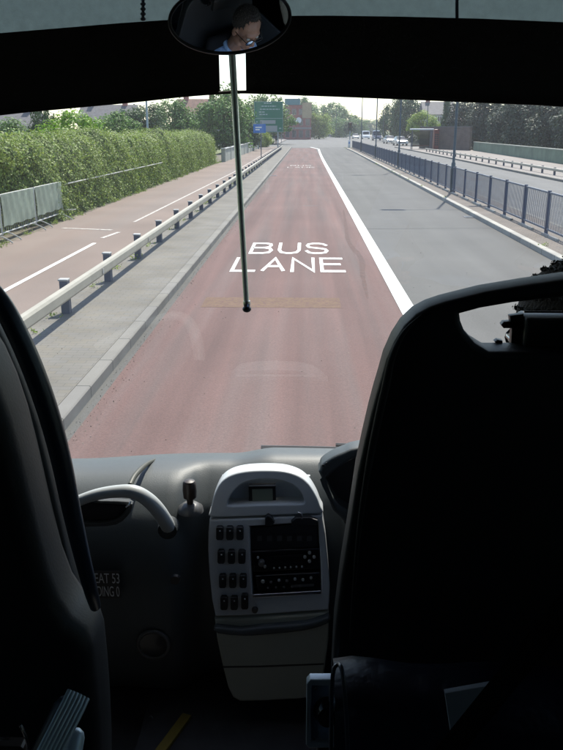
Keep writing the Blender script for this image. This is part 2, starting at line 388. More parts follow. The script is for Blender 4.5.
# ------------------------------------------------------------------ ground and road
def strip(name, fx0, fx1, y0, y1, z, m, n=40, kind='structure', zb=None):
    """a sheet (or a kerb with depth when zb is given) running along the road between two edge functions"""
    f0 = fx0 if callable(fx0) else (lambda y: fx0); f1 = fx1 if callable(fx1) else (lambda y: fx1)
    bm = new(); rows = []
    for i in range(n + 1):
        y = y0 + (y1 - y0) * i / n
        pr = [(f0(y), z), (f1(y), z)] if zb is None else [(f0(y), zb), (f0(y), z - .012), (f0(y) + .012, z), (f1(y) - .012, z), (f1(y), z - .012), (f1(y), zb)]
        rows.append([bm.verts.new((x, y, h)) for x, h in pr])
    for a, b in zip(rows, rows[1:]):
        for i in range(len(a) - 1): bm.faces.new((a[i], a[i + 1], b[i + 1], b[i]))
    if zb is not None: bm.faces.new(rows[0]); bm.faces.new(rows[-1][::-1])
    o = obj(name, bm, m); tag(o, kind=kind); return o
drift = lambda y: .008 * max(0, min(y - 15, 80))
KR = lambda y: 4.86 + drift(y)
bm = new(); q = [bm.verts.new(p) for p in ((-900, -300, -.03), (900, -300, -.03), (900, 2200, -.03), (-900, 2200, -.03))]; bm.faces.new(q)
tag(obj('ground', bm, M['grass']), kind='structure')
JY = 122
strip('road', -2.05, lambda y: KR(y) + .02, -25, JY, 0, M['asphalt'])
strip('bus_lane', -1.93, 1.355, -25, 118, .004, M['red'])
strip('bus_lane_edge_line', lambda y: 1.362 + (max(0, y - 60) / 60) ** 2 * .35 - (max(0, y - 112)) * .10, lambda y: 1.585 + (max(0, y - 60) / 60) ** 2 * .35 - (max(0, y - 112)) * .10, -25, 124, .008, M['paint'], 80)
strip('kerb', -2.18, -2.03, -25, JY, .12, M['kerb'], zb=-.02)
strip('pavement', -3.42, -2.18, -25, JY, .112, M['block'])
strip('cycle_path', -6.45, -3.42, -25, JY, .112, M['cycle'])
strip('verge', -9.2, -6.45, -25, JY, .10, M['soil'])
strip('central_reservation_kerb', KR, lambda y: KR(y) + .16, -25, JY - 8, .12, M['kerbw'], zb=-.02)
strip('central_reservation', lambda y: KR(y) + .16, lambda y: KR(y) + 1.5, -25, JY - 8, .112, M['block2'])
strip('opposite_kerb', lambda y: KR(y) + 1.5, lambda y: KR(y) + 1.64, -25, JY - 8, .12, M['kerb'], zb=-.02)
strip('opposite_road', lambda y: KR(y) + 1.62, lambda y: 12.45 + drift(y) * .8, -25, JY, .002, M['asphalt2'])
strip('far_kerb', lambda y: 12.43 + drift(y) * .8, lambda y: 12.6 + drift(y) * .8, -25, JY, .12, M['kerb'], zb=-.02)
strip('far_footway', lambda y: 12.6 + drift(y) * .8, 20.3, -25, JY, .112, M['foot'])
bm = new(); prism(bm, [(-60, 122), (120, 122), (120, 150), (24, 150), (24, 620), (-5, 620), (-5, 150), (-60, 150)], -.02, .0, 'Z')
tag(obj('junction_road', bm, M['asphalt2']), kind='structure')
strip('junction_footway', -30, -5, 150, 420, .10, M['foot']); strip('junction_footway', 24, 60, 150, 420, .10, M['foot'])
# cycle path lines
def seg(name, a, b, w, z, m):
    a = Vector(a); b = Vector(b); d = (b - a).normalized(); s = Vector((-d.y, d.x, 0)) * w / 2; bm = new()
    bm.faces.new([bm.verts.new(Vector((p.x, p.y, z))) for p in (a - s, b - s, b + s, a + s)]); return tag(obj(name, bm, m), kind='structure')
def gl(px, py): return G(px, py, .116)
a = gl(0, 293); b = gl(94.5, 243); d = (b - a).normalized()
seg('cycle_path_line', a - d * 8, b, .09, .117, M['paint'])
seg('cycle_path_line', gl(102, 238), gl(119, 232), .10, .117, M['paintworn'])
seg('cycle_path_line', gl(62, 228), gl(112, 230), .13, .117, M['paintworn'])
a = gl(134, 222); b = gl(234, 172); seg('cycle_path_line', a, b, .075, .117, M['paintworn'])
seg('cycle_path_line', b, (-4.3, 112, 0), .07, .117, M['paintworn'])
# lettering on the bus lane, painted long
def word(s, cx, cy, w, h, z=.008, m=None, parent=None):
    me = text_mesh(s, w, h)
    for v in me.vertices: v.co = (v.co.x, v.co.y, 0)
    o = link_mesh('road_lettering', me, m or M['paint']); o.location = (cx, cy, z); return tag(o, kind='structure')
# BUS and LANE are stroked by hand so the letters have the plain road alphabet
LET = {'B': ['M.03,0 0,0 0,1 .62,1 .88,.93 .92,.76 .84,.6 .6,.53 .12,.53', 'M.6,.53 .9,.46 1,.27 .9,.07 .62,0 .12,0'],
       'U': ['M0,1 0,.3 .12,.08 .4,0 .6,0 .88,.08 1,.3 1,1'],
       'S': ['M.98,.82 .84,.95 .6,1 .34,1 .1,.93 .02,.77 .1,.6 .34,.54 .66,.48 .92,.4 1,.24 .9,.07 .64,0 .36,0 .12,.05 0,.2'],
       'L': ['M0,1 0,0 1,0'], 'A': ['M0,0 .5,1 1,0', 'M.22,.36 .78,.36'], 'N': ['M0,0 0,1 1,0 1,1'], 'E': ['M1,1 0,1 0,0 1,0', 'M0,.52 .85,.52']}
def stroke_word(s, x0, x1, y0, y1, z, w=.145, gap=.20, m=None, ar=1.15):
    """letters drawn with an even stroke, then stretched along the lane as road lettering is"""
    n = len(s); cw = (x1 - x0) / (n + gap * (n - 1)); bm = new(); zz = z
    for k, ch in enumerate(s):
        ox = x0 + k * cw * (1 + gap)
        for st in LET[ch]:
            pts = [tuple(map(float, p.split(','))) for p in st[1:].split()]
            pts = [Vector((w / 2 + a * (1 - w), w / 2 + b * (ar - w), 0)) for a, b in pts]; L_, R_ = [], []
            for i, p in enumerate(pts):
                def nrm(d): d = d.normalized(); return Vector((-d.y, d.x, 0))
                if i == 0: o_ = nrm(pts[1] - p) * w / 2; p = p - (pts[1] - p).normalized() * (w / 2 if ch != 'A' else 0)
                elif i == len(pts) - 1: o_ = nrm(p - pts[i - 1]) * w / 2; p = p + (p - pts[i - 1]).normalized() * (w / 2 if ch != 'A' else 0)
                else:
                    a_, b_ = nrm(p - pts[i - 1]), nrm(pts[i + 1] - p); q = (a_ + b_).normalized(); o_ = q * min(w * .95, w / 2 / max(.2, q.dot(a_)))
                L_.append(p + o_); R_.append(p - o_)
            for i in range(len(pts) - 1):
                bm.faces.new([bm.verts.new((ox + q.x * cw, y0 + q.y / ar * (y1 - y0), zz)) for q in (R_[i], R_[i + 1], L_[i + 1], L_[i])])
            zz += .0003
    bmesh.ops.recalc_face_normals(bm, faces=bm.faces[:])
    for f in bm.faces:
        if f.normal.z < 0: f.normal_flip()
    return tag(obj('road_lettering', bm, m or M['paint']), kind='structure')
stroke_word('BUS', -1.17, .50, 16.5, 18.2, .0085)
stroke_word('LANE', -1.36, .74, 14.3, 16.0, .0085)
stroke_word('BUS', -1.10, .40, 58.6, 60, .0085, m=M['paintworn']); stroke_word('LANE', -1.25, .62, 55.8, 57.2, .0085, m=M['paintworn'])
seg('old_road_marking', (-1.5, 11.65, 0), (.53, 11.65, 0), .72, .006, M['oldyellow'])
def ribbon(name, pts, w, z, m):
    pts = smooth_path([Vector((x, y, 0)) for x, y in pts], 5); bm = new(); rows = []
    for i, p in enumerate(pts):
        d = (pts[min(i + 1, len(pts) - 1)] - pts[max(0, i - 1)]).normalized(); s = Vector((-d.y, d.x, 0)) * w * (.35 + .65 * math.sin(math.pi * i / (len(pts) - 1))) * random.uniform(.8, 1.2) / 2
        rows.append((bm.verts.new((p.x - s.x, p.y - s.y, z)), bm.verts.new((p.x + s.x, p.y + s.y, z))))
    for a, b in zip(rows, rows[1:]): bm.faces.new((a[0], b[0], b[1], a[1]))
    return tag(obj(name, bm, m), kind='structure')
ribbon('road_repair', [(1.22, 26), (1.1, 22), (1.0, 18.5), (1.12, 16), (1.02, 14), (.96, 12)], .11, .0065, M['seal'])
ribbon('road_repair', [(-.1, 27.6), (.2, 27.5), (.45, 27.6)], .12, .0065, M['joint'])
for yy in (21.0, 47, 71): seg('road_joint', (1.62, yy, 0), (5.05 + drift(yy), yy + .25, 0), .035, .004, M['joint'])
ribbon('road_repair', [(2.6, 33), (3.2, 32.8), (3.9, 33.1)], .16, .0045, M['joint'])
# drain cover
def cover(x, y, w, h):
    o = empty('drain_cover', (x, y, .006), label='small iron drain cover set in the road at %s' % ('the left kerb' if x < 0 else 'the central kerb'), cat='drain cover')
    bm = new(); box(bm, (-w / 2, -h / 2, 0), (w / 2, h / 2, .006)); obj('frame', bm, M['postdark'], o)
    bm = new()
    for i in range(6): box(bm, (-w / 2 + .03, -h / 2 + .04 + i * (h - .08) / 6, .0065), (w / 2 - .03, -h / 2 + .04 + (i + .5) * (h - .08) / 6, .010))
    obj('grating', bm, M['lamp'], o)
cover(-1.78, 46, .35, .45); cover(4.85, 24, .35, .45)

# ------------------------------------------------------------------ left guard rail
gr = empty('guard_rail', (0, 0, 0), label='low pale steel guard rail on dark posts between the paved strip and the cycle path', cat='guard rail')
def beam_mesh(x, y0, y1, z0, z1, w=.11, tail=None):
    bm = new(); zc = (z0 + z1) / 2
    prof = [(x - w / 2, z0 + .02), (x - w / 2, z1 - .02), (x - w / 2 + .02, z1), (x + w / 2 - .02, z1), (x + w / 2, z1 - .03), (x + w / 2, z0 + .03), (x + w / 2 - .02, z0), (x - w / 2 + .02, z0)]
    n = 24; rows = []
    for i in range(n + 1):
        y = y0 + (y1 - y0) * i / n; dz = tail(y) if tail else 0
        rows.append([bm.verts.new((a + (drift(y) * .8 if x > 5 else 0), y, b + dz)) for a, b in prof])
    for a, b in zip(rows, rows[1:]):
        for i in range(8): bm.faces.new((a[i], a[(i + 1) % 8], b[(i + 1) % 8], b[i]))
    bm.faces.new(rows[0]); bm.faces.new(rows[-1][::-1]); bmesh.ops.recalc_face_normals(bm, faces=bm.faces[:]); return bm
obj('beam', beam_mesh(-3.06, 1.0, 108, .365, .525), M['beam'], gr, smooth=30)
yp = 3.1; first = None; i = 0
while yp < 108:
    if first is None:
        bm = new(); box(bm, (-.06, -.05, 0), (.05, .05, .44)); first = obj('post', bm, M['postdark'], gr)
        bm = new(); rbox(bm, (-.075, -.06, .441), (.055, .06, .465), .006); cp = obj('cap', bm, M['capm'], first)
        p_ = first
    else: p_ = copy_tree(first, gr)
    p_.rotation_euler = (random.uniform(-.03, .03), random.uniform(-.025, .02), random.uniform(-.08, .08)); p_.location = (-3.175 + random.uniform(-.008, .008), yp + random.uniform(-.05, .05), .11); yp += 2.41; i += 1
for k in range(30):
    y = 4.5 + k * 3.61; bm = new(); box(bm, (-3.0, y, .40), (-2.996, y + .06, .48)); obj('splice_plate', bm, M['capm'], gr)

# weeds in the joints, grit in the gutter
pts = []
for yy in np.arange(5, 60, .55):
    if rng.random() < .42: pts.append((-3.28 + rng.normal() * .05, yy + rng.normal() * .2, .115, 26))
    if rng.random() < .35: pts.append((-6.5 + rng.normal() * .10, yy + 11, .115, 60))
    if rng.random() < .18: pts.append((5.05 + rng.normal() * .02, yy, .12, 24))
vv = []
for x, y, z, k in pts:
    q = np.array([[x, y, z]]) + np.abs(rng.normal(size=(k, 3))) * np.array([.0, .0, .035]) + rng.normal(size=(k, 3)) * np.array([.05, .09, .0]); vv.append(leaves(k, q, np.tile([0, .3, .6], (k, 1)), .04, 1.0))
tag(link_mesh('weeds', quad_mesh('weeds', np.concatenate(vv)), M['leaf']), kind='stuff')
k = 5200; gy = rng.uniform(3, 45, k); side = rng.random(k); gx = np.where(side < .5, -2.0 + np.abs(rng.normal(size=k)) * .10, np.where(side < .8, -3.1 + rng.normal(size=k) * .22, rng.uniform(-1.9, 4.7, k)))
gz = np.where((gx < -2.03), .114, .0065); q = np.stack([gx, gy, gz], 1)
tag(link_mesh('grit', quad_mesh('grit', leaves(k, q, np.tile([0, 0, 1.0], (k, 1)), .014, .5)), M['gritm']), kind='stuff')
# far guard rail
fr = empty('guard_rail', (0, 0, 0), label='pale steel guard rail along the far side of the opposite carriageway', cat='guard rail')
obj('beam', beam_mesh(13.25, 10, 96, .33, .47, .10), M['beam'], fr, smooth=30)
bm = new(); box(bm, (-.05, -.05, 0), (.05, .05, .40)); fp = obj('post', bm, M['postdark'], fr); k = 0
for y in np.arange(14.0, 96, 2.4):
    o = fp if k == 0 else fp.copy()
    if k: C.objects.link(o); o.parent = fr
    o.location = (13.33 + drift(y) * .8, float(y), .11); k += 1

# ------------------------------------------------------------------ fence on the central reservation
fe = empty('pedestrian_fence', (0, 0, 0), label='navy blue post and bar pedestrian fence along the central reservation', cat='fence')
SP = 2.13
bm = new(); box(bm, (-.035, -.035, 0), (.035, .035, 1.0)); post0 = obj('post', bm, M['navy'], fe)
bm = new(); box(bm, (-.018, .03, .93), (.018, SP - .03, .97)); box(bm, (-.018, .03, .10), (.018, SP - .03, .14))
for i in range(20):
    y = .10 + i * (SP - .2) / 19; box(bm, (-.007, y - .005, .14), (.005, y + .005, .93))
panel0 = obj('panel', bm, M['navygrey'], fe)
y = 4.2; k = 0
while y < 112:
    x = 5.62 + drift(y)
    for src in (post0, panel0):
        o = src if k == 0 else src.copy()
        if k: C.objects.link(o); o.parent = fe
        o.location = (x, y, .112); o.rotation_euler = (0, 0, math.atan2(-(drift(y + SP) - drift(y)), SP) if src is panel0 else 0)
    y += SP; k += 1
# pale base slabs in front of the fence feet
bm = new()
for i in range(48):
    yy = 5.0 + i * SP; box(bm, (5.48 + drift(yy), yy - .0, .112), (5.55 + drift(yy), yy + 1.2, .165))
obj('edging_slab', bm, M['kerbw'], fe)

# ------------------------------------------------------------------ lamp columns
def column(x, y, h, m, name, label, group, arm=1):
    o = empty(name, (x, y, .11), label=label, cat='street lamp', group=group)
    bm = new(); tube(bm, [(0, 0, 0), (0, 0, 1.1), (0, 0, 1.15), (0, 0, h)], [.085, .085, .055, .04], 10); obj('column', bm, m, o, 40)
    bm = new(); box(bm, (-.09, -.1, .25), (-.082, .1, .9)); obj('access_door', bm, m, o)
    bm = new(); tube(bm, smooth_path([(0, 0, h - .05), (.25 * arm, 0, h + .25), (1.1 * arm, 0, h + .4)]), .03, 8)
    tube(bm, smooth_path([(0, 0, h - .05), (-.25 * arm, 0, h + .25), (-1.1 * arm, 0, h + .4)]), .03, 8); br = obj('bracket', bm, m, o, 40)
    for s in (-1, 1):
        bm = new(); rbox(bm, (s * 1.4 - .38, -.15, h + .34), (s * 1.4 + .38, .15, h + .48), .05); obj('lantern', bm, M['lampgrey'], o, 40)
    return o
names_ = ['nearest of the dark lamp columns rising from the central fence', 'second dark lamp column along the central fence', 'third dark lamp column along the central fence', 'fourth and farthest dark lamp column on the central fence']
for (px, y), lb in zip(((451, 32.4), (396.5, 53), (370.5, 72), (360, 93)), names_):
    column(5.70 + drift(y) * .75 if y > 40 else 5.76, y, 9, M['lamp'], 'lamp_column', lb, 'lamp columns along the central fence')
p = P(147.5, 128, 44); column(p.x, 44, 9, M['lampgrey'], 'lamp_column', 'pale grey lamp column rising behind the long hedge on the left', None)
p = P(426, 146, 112); column(p.x, 112, 10, M['lamp'], 'lamp_column', 'dark lamp column on the far footway before the brown wall', None)
p = P(336, 137, 260); column(p.x, 260, 10, M['lamp'], 'lamp_column', 'distant thin lamp column at the junction before the trees', None)
p = P(383, 140, 170); column(p.x, 170, 10, M['lamp'], 'lamp_column', 'distant lamp column beside the oncoming lane near the dark trees', None)

# ------------------------------------------------------------------ hedge
def hedge(name, x0, x1, y0, y1, h, label, nleaf, lm, size, hf=None, dip=None):
    o = empty(name, ((x0 + x1) / 2, (y0 + y1) / 2, .1), label=label, cat='hedge'); ox, oy = o.location.x, o.location.y
    hf = hf or (lambda y: h)
    n = int((y1 - y0) / .35); m_ = 22; bm = new(); rows = []
    def sect(y):
        hh = hf(y); w = (x1 - x0) / 2; pts = []
        for j in range(m_ + 1):
            a = math.pi * j / m_; cx = math.cos(a); sz = math.sin(a)
            e = .38
            x = w * math.copysign(abs(cx) ** e, cx); z = hh * (abs(sz) ** e)
            pts.append((x, z))
        return pts
    def wob(y, x, z): return .13 * math.sin(y * 1.9 + z * 2.1) * math.sin(y * .73 + x) + .10 * math.sin(y * 4.3 + z * 5 + x * 3) + .07 * math.sin(9.1 * y + 7 * z)
    for i in range(n + 1):
        y = y0 + (y1 - y0) * i / n; row = []; ed = min(1, .25 + min(i, n - i) / 3)
        for x, z in sect(y):
            k = wob(y, x, z) * .8; f = 1 + k / 1.4; ff = f * ed
            dx = 0
            if dip and x > .3 and dip[0] < y < dip[1] and z < 1.9: dx = -.55 * math.sin(math.pi * (y - dip[0]) / (dip[1] - dip[0])) ** .5 * min(1, (1.95 - z) * 2)
            row.append(bm.verts.new((x * ff * .92 + dx, y - oy, max(0, z * f * (.8 + .2 * ed) * .95))))
        rows.append(row)
    for a, b in zip(rows, rows[1:]):
        for i in range(m_): bm.faces.new((a[i], a[i + 1], b[i + 1], b[i]))
    bm.faces.new(rows[0]); bm.faces.new(rows[-1][::-1]); bmesh.ops.recalc_face_normals(bm, faces=bm.faces[:])
    bm.normal_update(); tri = bm.faces[:]; ar = np.array([f.calc_area() for f in tri]); 
    # only faces one could see from the road side, top and ends
    cen = np.array([f.calc_center_median()[:] for f in tri]); nr = np.array([f.normal[:] for f in tri])
    wgt = ar * np.where(nr[:, 0] < -.5, .15, 1.0) / (1 + .02 * (cen[:, 1] + oy - y0)); wgt /= wgt.sum()
    quad = np.array([[v.co[:] for v in (f.verts[:] if len(f.verts) == 4 else [f.verts[0]] * 4)] for f in tri]); wgt[[len(f.verts) != 4 for f in tri]] = 0; wgt /= wgt.sum()
    idx = rng.choice(len(tri), nleaf, p=wgt); uu = rng.random((nleaf, 1)); vv_ = rng.random((nleaf, 1)); Q = quad[idx]
    pos = (Q[:, 0] * (1 - uu) + Q[:, 1] * uu) * (1 - vv_) + (Q[:, 3] * (1 - uu) + Q[:, 2] * uu) * vv_ + rng.normal(size=(nleaf, 3)) * .05 + nr[idx] * np.abs(rng.normal(size=(nleaf, 1))) * .09
    # clumps: sprigs reach out further here and there
    ph = np.sin(pos[:, 1] * 5.1 + pos[:, 2] * 3) * np.sin(pos[:, 2] * 6.7 + pos[:, 0] * 4 + pos[:, 1] * 2.2); pos += nr[idx] * (np.clip(ph, 0, 1) * .14)[:, None]
    pos[:, 2] = np.maximum(pos[:, 2], .03)
    v = leaves(nleaf, pos, nr[idx] + np.array([0, 0, .5]), size, .65)
    obj('branches', bm, M['hedgecore'], o)
    link_mesh('foliage', quad_mesh('foliage', v), lm, o); return o
hedge('hedge', -8.7, -6.7, 13.0, 62, 2.35, 'long thick clipped green hedge along the left edge of the cycle path', 160000, M['leaf'], .068,
      hf=lambda y: 2.12 - .002 * (y - 15) + .08 * math.sin(y * .5), dip=(12.5, 21.5))

# handrail showing through the hedge
hr = empty('handrail', (-6.60, 22.5, .1), label='thin grey handrail running along the face of the hedge beyond the barriers', cat='handrail')
bm = new(); tube(bm, [(0, 0, .93), (.06, 15, .93)], .018, 8); obj('rail', bm, M['galv'], hr, 40)
for k in range(6):
    bm = new(); tube(bm, [(-.35, k * 3.0, 0), (-.25, k * 3.0, .8), (.01 * k, k * 3.0, .92)], .014, 6); obj('post', bm, M['galv'], hr)

# crowd barriers with sheets
def barrier(x, y, L_, lab):
    o = empty('crowd_barrier', (x, y, .112), label=lab, cat='barrier', group='sheeted crowd barriers before the hedge')
    bm = new(); r = .019
    tube(bm, smooth_path([(0, 0, .16), (0, 0, .95), (0, .06, 1.05), (0, .16, 1.08), (0, L_ - .16, 1.08), (0, L_ - .06, 1.05), (0, L_, .95), (0, L_, .16)], 4), r, 8)
    tube(bm, [(0, 0, .2), (0, L_, .2)], r, 8); obj('frame', bm, M['galv'], o, 40)
    bm = new()
    for i in range(1, 18): tube(bm, [(0, i * L_ / 18, .2), (0, i * L_ / 18, 1.07)], .006, 5)
    obj('bars', bm, M['galv'], o)
    n = 26; bm = new(); rows = []
    for j in range(7):
        z = .34 + j * .125; rows.append([bm.verts.new((.03 + .012 * math.sin(i * 1.3 + j * .7), .05 + (L_ - .10) * i / n, z + (.012 * math.sin(i * .8) if j == 0 else 0))) for i in range(n + 1)])
    for a, b in zip(rows, rows[1:]):
        for i in range(n): bm.faces.new((a[i], a[i + 1], b[i + 1], b[i]))
    bmesh.ops.solidify(bm, geom=bm.faces[:], thickness=.003); obj('sheet', bm, M['barrier'], o, 60)
    for yy in (.25, L_ - .25):
        bm = new(); tube(bm, smooth_path([(-.32, yy, .02), (-.22, yy, .10), (0, yy, .19), (.22, yy, .10), (.32, yy, .02)], 4), .016, 6); obj('foot', bm, M['galv'], o, 40)
    o.scale = (1, 1, .92); return o
barrier(-6.62, 19.75, 2.25, 'farthest pale sheeted crowd barrier at the foot of the hedge, next to the bare rail')
barrier(-6.60, 17.4, 2.25, 'middle pale sheeted crowd barrier in front of the dark part of the hedge')
barrier(-6.58, 15.05, 2.25, 'nearest pale sheeted crowd barrier at the left picture edge')
o = empty('rail_post', P(54, 224, 22.2) * 1, label='bare galvanised upright with a rail stub beside the last crowd barrier', cat='post'); o.location.z = .11
bm = new(); tube(bm, [(0, 0, 0), (0, 0, 1.0)], .028, 8); tube(bm, [(0, 0, .22), (.55, .3, .22)], .018, 6); obj('upright', bm, M['galv'], o, 40)

# ------------------------------------------------------------------ trees
def crown_mesh(name, n, rx, ry, rz, leaf, seed, clump=60, shape='round'):
    g = np.random.default_rng(seed); nc = max(8, n // clump)
    d = g.normal(size=(nc, 3)); d /= np.linalg.norm(d, axis=1)[:, None]
    rad = g.uniform(.35, 1, nc) ** .5 * (1 + .12 * np.sin(d[:, 0] * 5 + seed) + .12 * np.sin(d[:, 2] * 7 + seed * 2))
    c = d * rad[:, None]
    if shape == 'cone': c[:, 2] = g.uniform(-1, 1, nc); k = (1 - c[:, 2]) / 2 * g.uniform(.5, 1, nc) ** .5; an = g.uniform(0, 6.28, nc); c[:, 0] = np.cos(an) * k; c[:, 1] = np.sin(an) * k
    c *= np.array([rx, ry, rz]); cs = g.uniform(.16, .32, nc) * min(rx, rz)
    idx = g.integers(0, nc, n); q = g.normal(size=(n, 3)); q /= np.linalg.norm(q, axis=1)[:, None]
    pos = c[idx] + q * (cs[idx] * g.uniform(.5, 1.15, n))[:, None]
    v = leaves(n, pos, q * .9 + np.array([0, 0, .6]), leaf, .38); return quad_mesh(name, v)
def trunk_bm(h, r, rx, rz, top, seed):
    rr = random.Random(seed); bm = new()
    tube(bm, smooth_path([(0, 0, -.1), (.03 * h * rr.uniform(-1, 1), 0, h * .5), (0, 0, h), (rr.uniform(-.3, .3) * rx * .4, 0, top)], 3), [r * (1 - .72 * i / 9) for i in range(10)], 8)
    for k in range(7):
        a = rr.uniform(0, 6.28); z = h * rr.uniform(.75, 1.15); e = Vector((math.cos(a) * rx * rr.uniform(.4, .75), math.sin(a) * rx * rr.uniform(.4, .75), z + rz * rr.uniform(.5, 1.1)))
        tube(bm, smooth_path([(0, 0, z * .9), (e.x * .4, e.y * .4, z + (e.z - z) * .3), e], 3), [r * .38, r * .34, r * .3, r * .24, r * .18, r * .12, r * .06], 5)
    return bm
protos = {}
def tree(name, label, x, y, zc, rx, rz, kind, group=None, seed=1, cat='tree', base=.05, shape='round', n=9000, leaf=None):
    """crown centre height zc, half width rx, half height rz"""
    o = empty(name, (x, y, base), seed * 1.3, label=label, cat=cat, group=group)
    key = (kind, seed % 4, shape, n)
    if key not in protos: protos[key] = crown_mesh('crown', n, 1, 1, 1, (leaf or .10), seed + 11 * len(protos), shape=shape)
    c = link_mesh('crown', protos[key], M[kind], o); c.location = (0, 0, zc - base); c.scale = (rx, rx * .9, rz)
    obj('trunk', trunk_bm(max(.6, zc - base - rz * .55), max(.08, rx * .07), rx, rz, zc - base + rz * .5, seed), M['bark'], o, 50); return o
def ptree(name, label, px0, px1, pyt, Y, kind, seed, group=None, lowfrac=.25, **k):
    """place a tree whose crown spans px0..px1 and tops out at pyt when seen at distance Y"""
    a = P(px0, 130, Y); b = P(px1, 130, Y); t = P((px0 + px1) / 2, pyt, Y).z; rx = (b.x - a.x) / 2
    zlow = t * lowfrac; rz = (t - zlow) / 2; return tree(name, label, (a.x + b.x) / 2, Y, zlow + rz, rx * 1.05, rz * 1.05, kind, group, seed, **k)
# left, beyond the hedge
ptree('climbing_shrub', 'bright yellow green shrub growing up over the top of the hedge', 46, 102, 111, 31, 'leafbright', 3, lowfrac=.5, cat='shrub', n=5000)
gl_ = 'trees beyond the hedge'
ptree('small_tree', 'small dark tree behind the hedge just left of the bright shrub', 28, 60, 110, 36, 'leafdark', 5, gl_)
ptree('bushy_tree', 'mid green tree at the far left beyond the hedge', -22, 38, 121, 48, 'leafmid', 6, gl_)
ptree('bushy_tree', 'low mid green tree beyond the hedge right of the bright shrub', 92, 140, 113, 62, 'leafmid', 7, gl_)
ptree('bushy_tree', 'darker rounded tree just left of the grey lamp column', 118, 166, 107, 74, 'leafdark', 8, gl_)
ptree('bushy_tree', 'broad green tree just right of the grey lamp column', 150, 196, 104, 82, 'leafmid', 9, gl_)
ptree('bushy_tree', 'low dark tree beyond the hedge end, under the pale gable', 178, 214, 115, 95, 'leafdark', 10, gl_)
ptree('broad_tree', 'tall full green tree behind the mirror rod, left of the green sign', 196, 252, 92, 88, 'leafmid', 11, gl_, lowfrac=.1, n=12000)
ptree('bushy_tree', 'dark bush under the tall tree beside the pale parapet', 232, 262, 122, 98, 'leafdark', 12, gl_, lowfrac=.05)
ptree('broad_tree', 'green tree standing directly behind the large green road sign', 240, 292, 99, 150, 'leafmid', 13, gl_, lowfrac=.05)
ptree('bushy_tree', 'yellowish green bush under the large green road sign', 250, 272, 131, 118, 'leafyellow', 14, gl_, lowfrac=.0)
# centre
gc = 'trees beyond the junction'
ptree('broad_tree', 'rounded tree rising over the right roof of the red brick building', 286, 322, 99, 300, 'leafmid', 15, gc, lowfrac=.05)
ptree('broad_tree', 'pale green tree beside the right wall of the brick building', 306, 332, 114, 235, 'leafyellow', 16, gc, lowfrac=.02)
ptree('broad_tree', 'large domed tree in the middle distance right of the brick building', 316, 352, 106, 330, 'leafmid', 17, gc, lowfrac=.05)
ptree('broad_tree', 'low green tree at the junction under the domed tree', 328, 352, 119, 280, 'leafmid', 18, gc, lowfrac=.02)
ptree('broad_tree', 'small rounded tree right of the domed tree behind the lamp columns', 344, 366, 116, 350, 'leafmid', 19, gc, lowfrac=.02)
ptree('street_tree', 'dark clipped tree over the white van', 342, 358, 122, 250, 'leafdark', 20, gc, lowfrac=.3)
ptree('broad_tree', 'faint far tree at the vanishing end of the road', 356, 386, 121, 480, 'leafmid', 21, gc, lowfrac=.0)
# right
gr_ = 'trees on the right beyond the opposite carriageway'
ptree('broad_tree', 'tall dark tree left of the yellow green tree on the right', 378, 404, 108, 190, 'leafdark', 22, gr_, lowfrac=.08)
ptree('broad_tree', 'tallest dark tree behind the silver cars on the right', 390, 422, 97, 175, 'leafdark', 23, gr_, lowfrac=.08, n=12000)
ptree('bushy_tree', 'yellow green round tree before the brown wall', 407, 438, 112, 140, 'leafyellow', 24, gr_, lowfrac=.25)
ptree('conifer', 'dark pointed conifer beside the pale house', 436, 456, 101, 122, 'leafdark', 25, gr_, lowfrac=.1, shape='cone')
ws = ['dark tree just right of the conifer', 'second dark tree behind the brown wall end', 'dark tree over the left end of the green wall', 'dark tree above the middle of the green wall', 'wide dark tree behind the green wall', 'dark tree above the right part of the green wall', 'dark tree at the right picture edge', 'dark tree past the right picture edge']
for i, (a, b, t, Y) in enumerate(((446, 482, 104, 118), (466, 508, 98, 108), (488, 530, 103, 96), (508, 556, 96, 90), (530, 588, 100, 82), (556, 620, 92, 74), (600, 668, 96, 66), (650, 730, 90, 58))):
    ptree('dark_tree', ws[i], a, b, t, Y, 'leafdeep', 26 + i, gr_, lowfrac=.05, n=12000)
for i, (a, b, t, Y) in enumerate(((476, 504, 131, 124), (512, 546, 130, 112), (550, 590, 129, 100))):
    ptree('laurel_bush', ['leftmost low bush behind the green wall', 'middle low bush behind the green wall', 'rightmost low bush behind the green wall'][i], a, b, t, Y, 'leafmid', 40 + i, 'bushes behind the green wall', lowfrac=.05, cat='bush')

# ------------------------------------------------------------------ walls on both sides
w_ = empty('parapet_wall', (-6.3, 86, .1), label='low pale rendered parapet wall beyond the end of the hedge', cat='wall')
bm = new(); box(bm, (-.12, -23, 0), (.12, 24, .95)); obj('wall', bm, M['parapet'], w_)
bm = new()
for i in range(10): box(bm, (-.16, -22.8 + i * 5, 0), (.16, -22.5 + i * 5, 1.04))
obj('pier', bm, M['parapet'], w_)
bm = new(); box(bm, (-.165, -23.05, .953), (.165, 24.05, 1.0)); obj('coping', bm, M['capm'], w_)
gw = empty('boundary_wall', (0, 0, .1), label='long low green wall on the right behind the far footway', cat='wall')
bm = new(); prism(bm, [(17.2, 30), (20.0, 100), (20.25, 100), (17.45, 30)], 0, .95, 'Z'); obj('wall', bm, M['wallgreen'], gw)
bm = new(); prism(bm, [(17.16, 30), (19.96, 100), (20.29, 100), (17.49, 30)], .953, 1.02, 'Z'); obj('coping', bm, M['parapet'], gw)
a = P(419, 150, 112); b = P(469, 150, 100)
bw = empty('brick_wall', (0, 0, .1), label='tall plain brown brick wall beside the far footway', cat='wall')
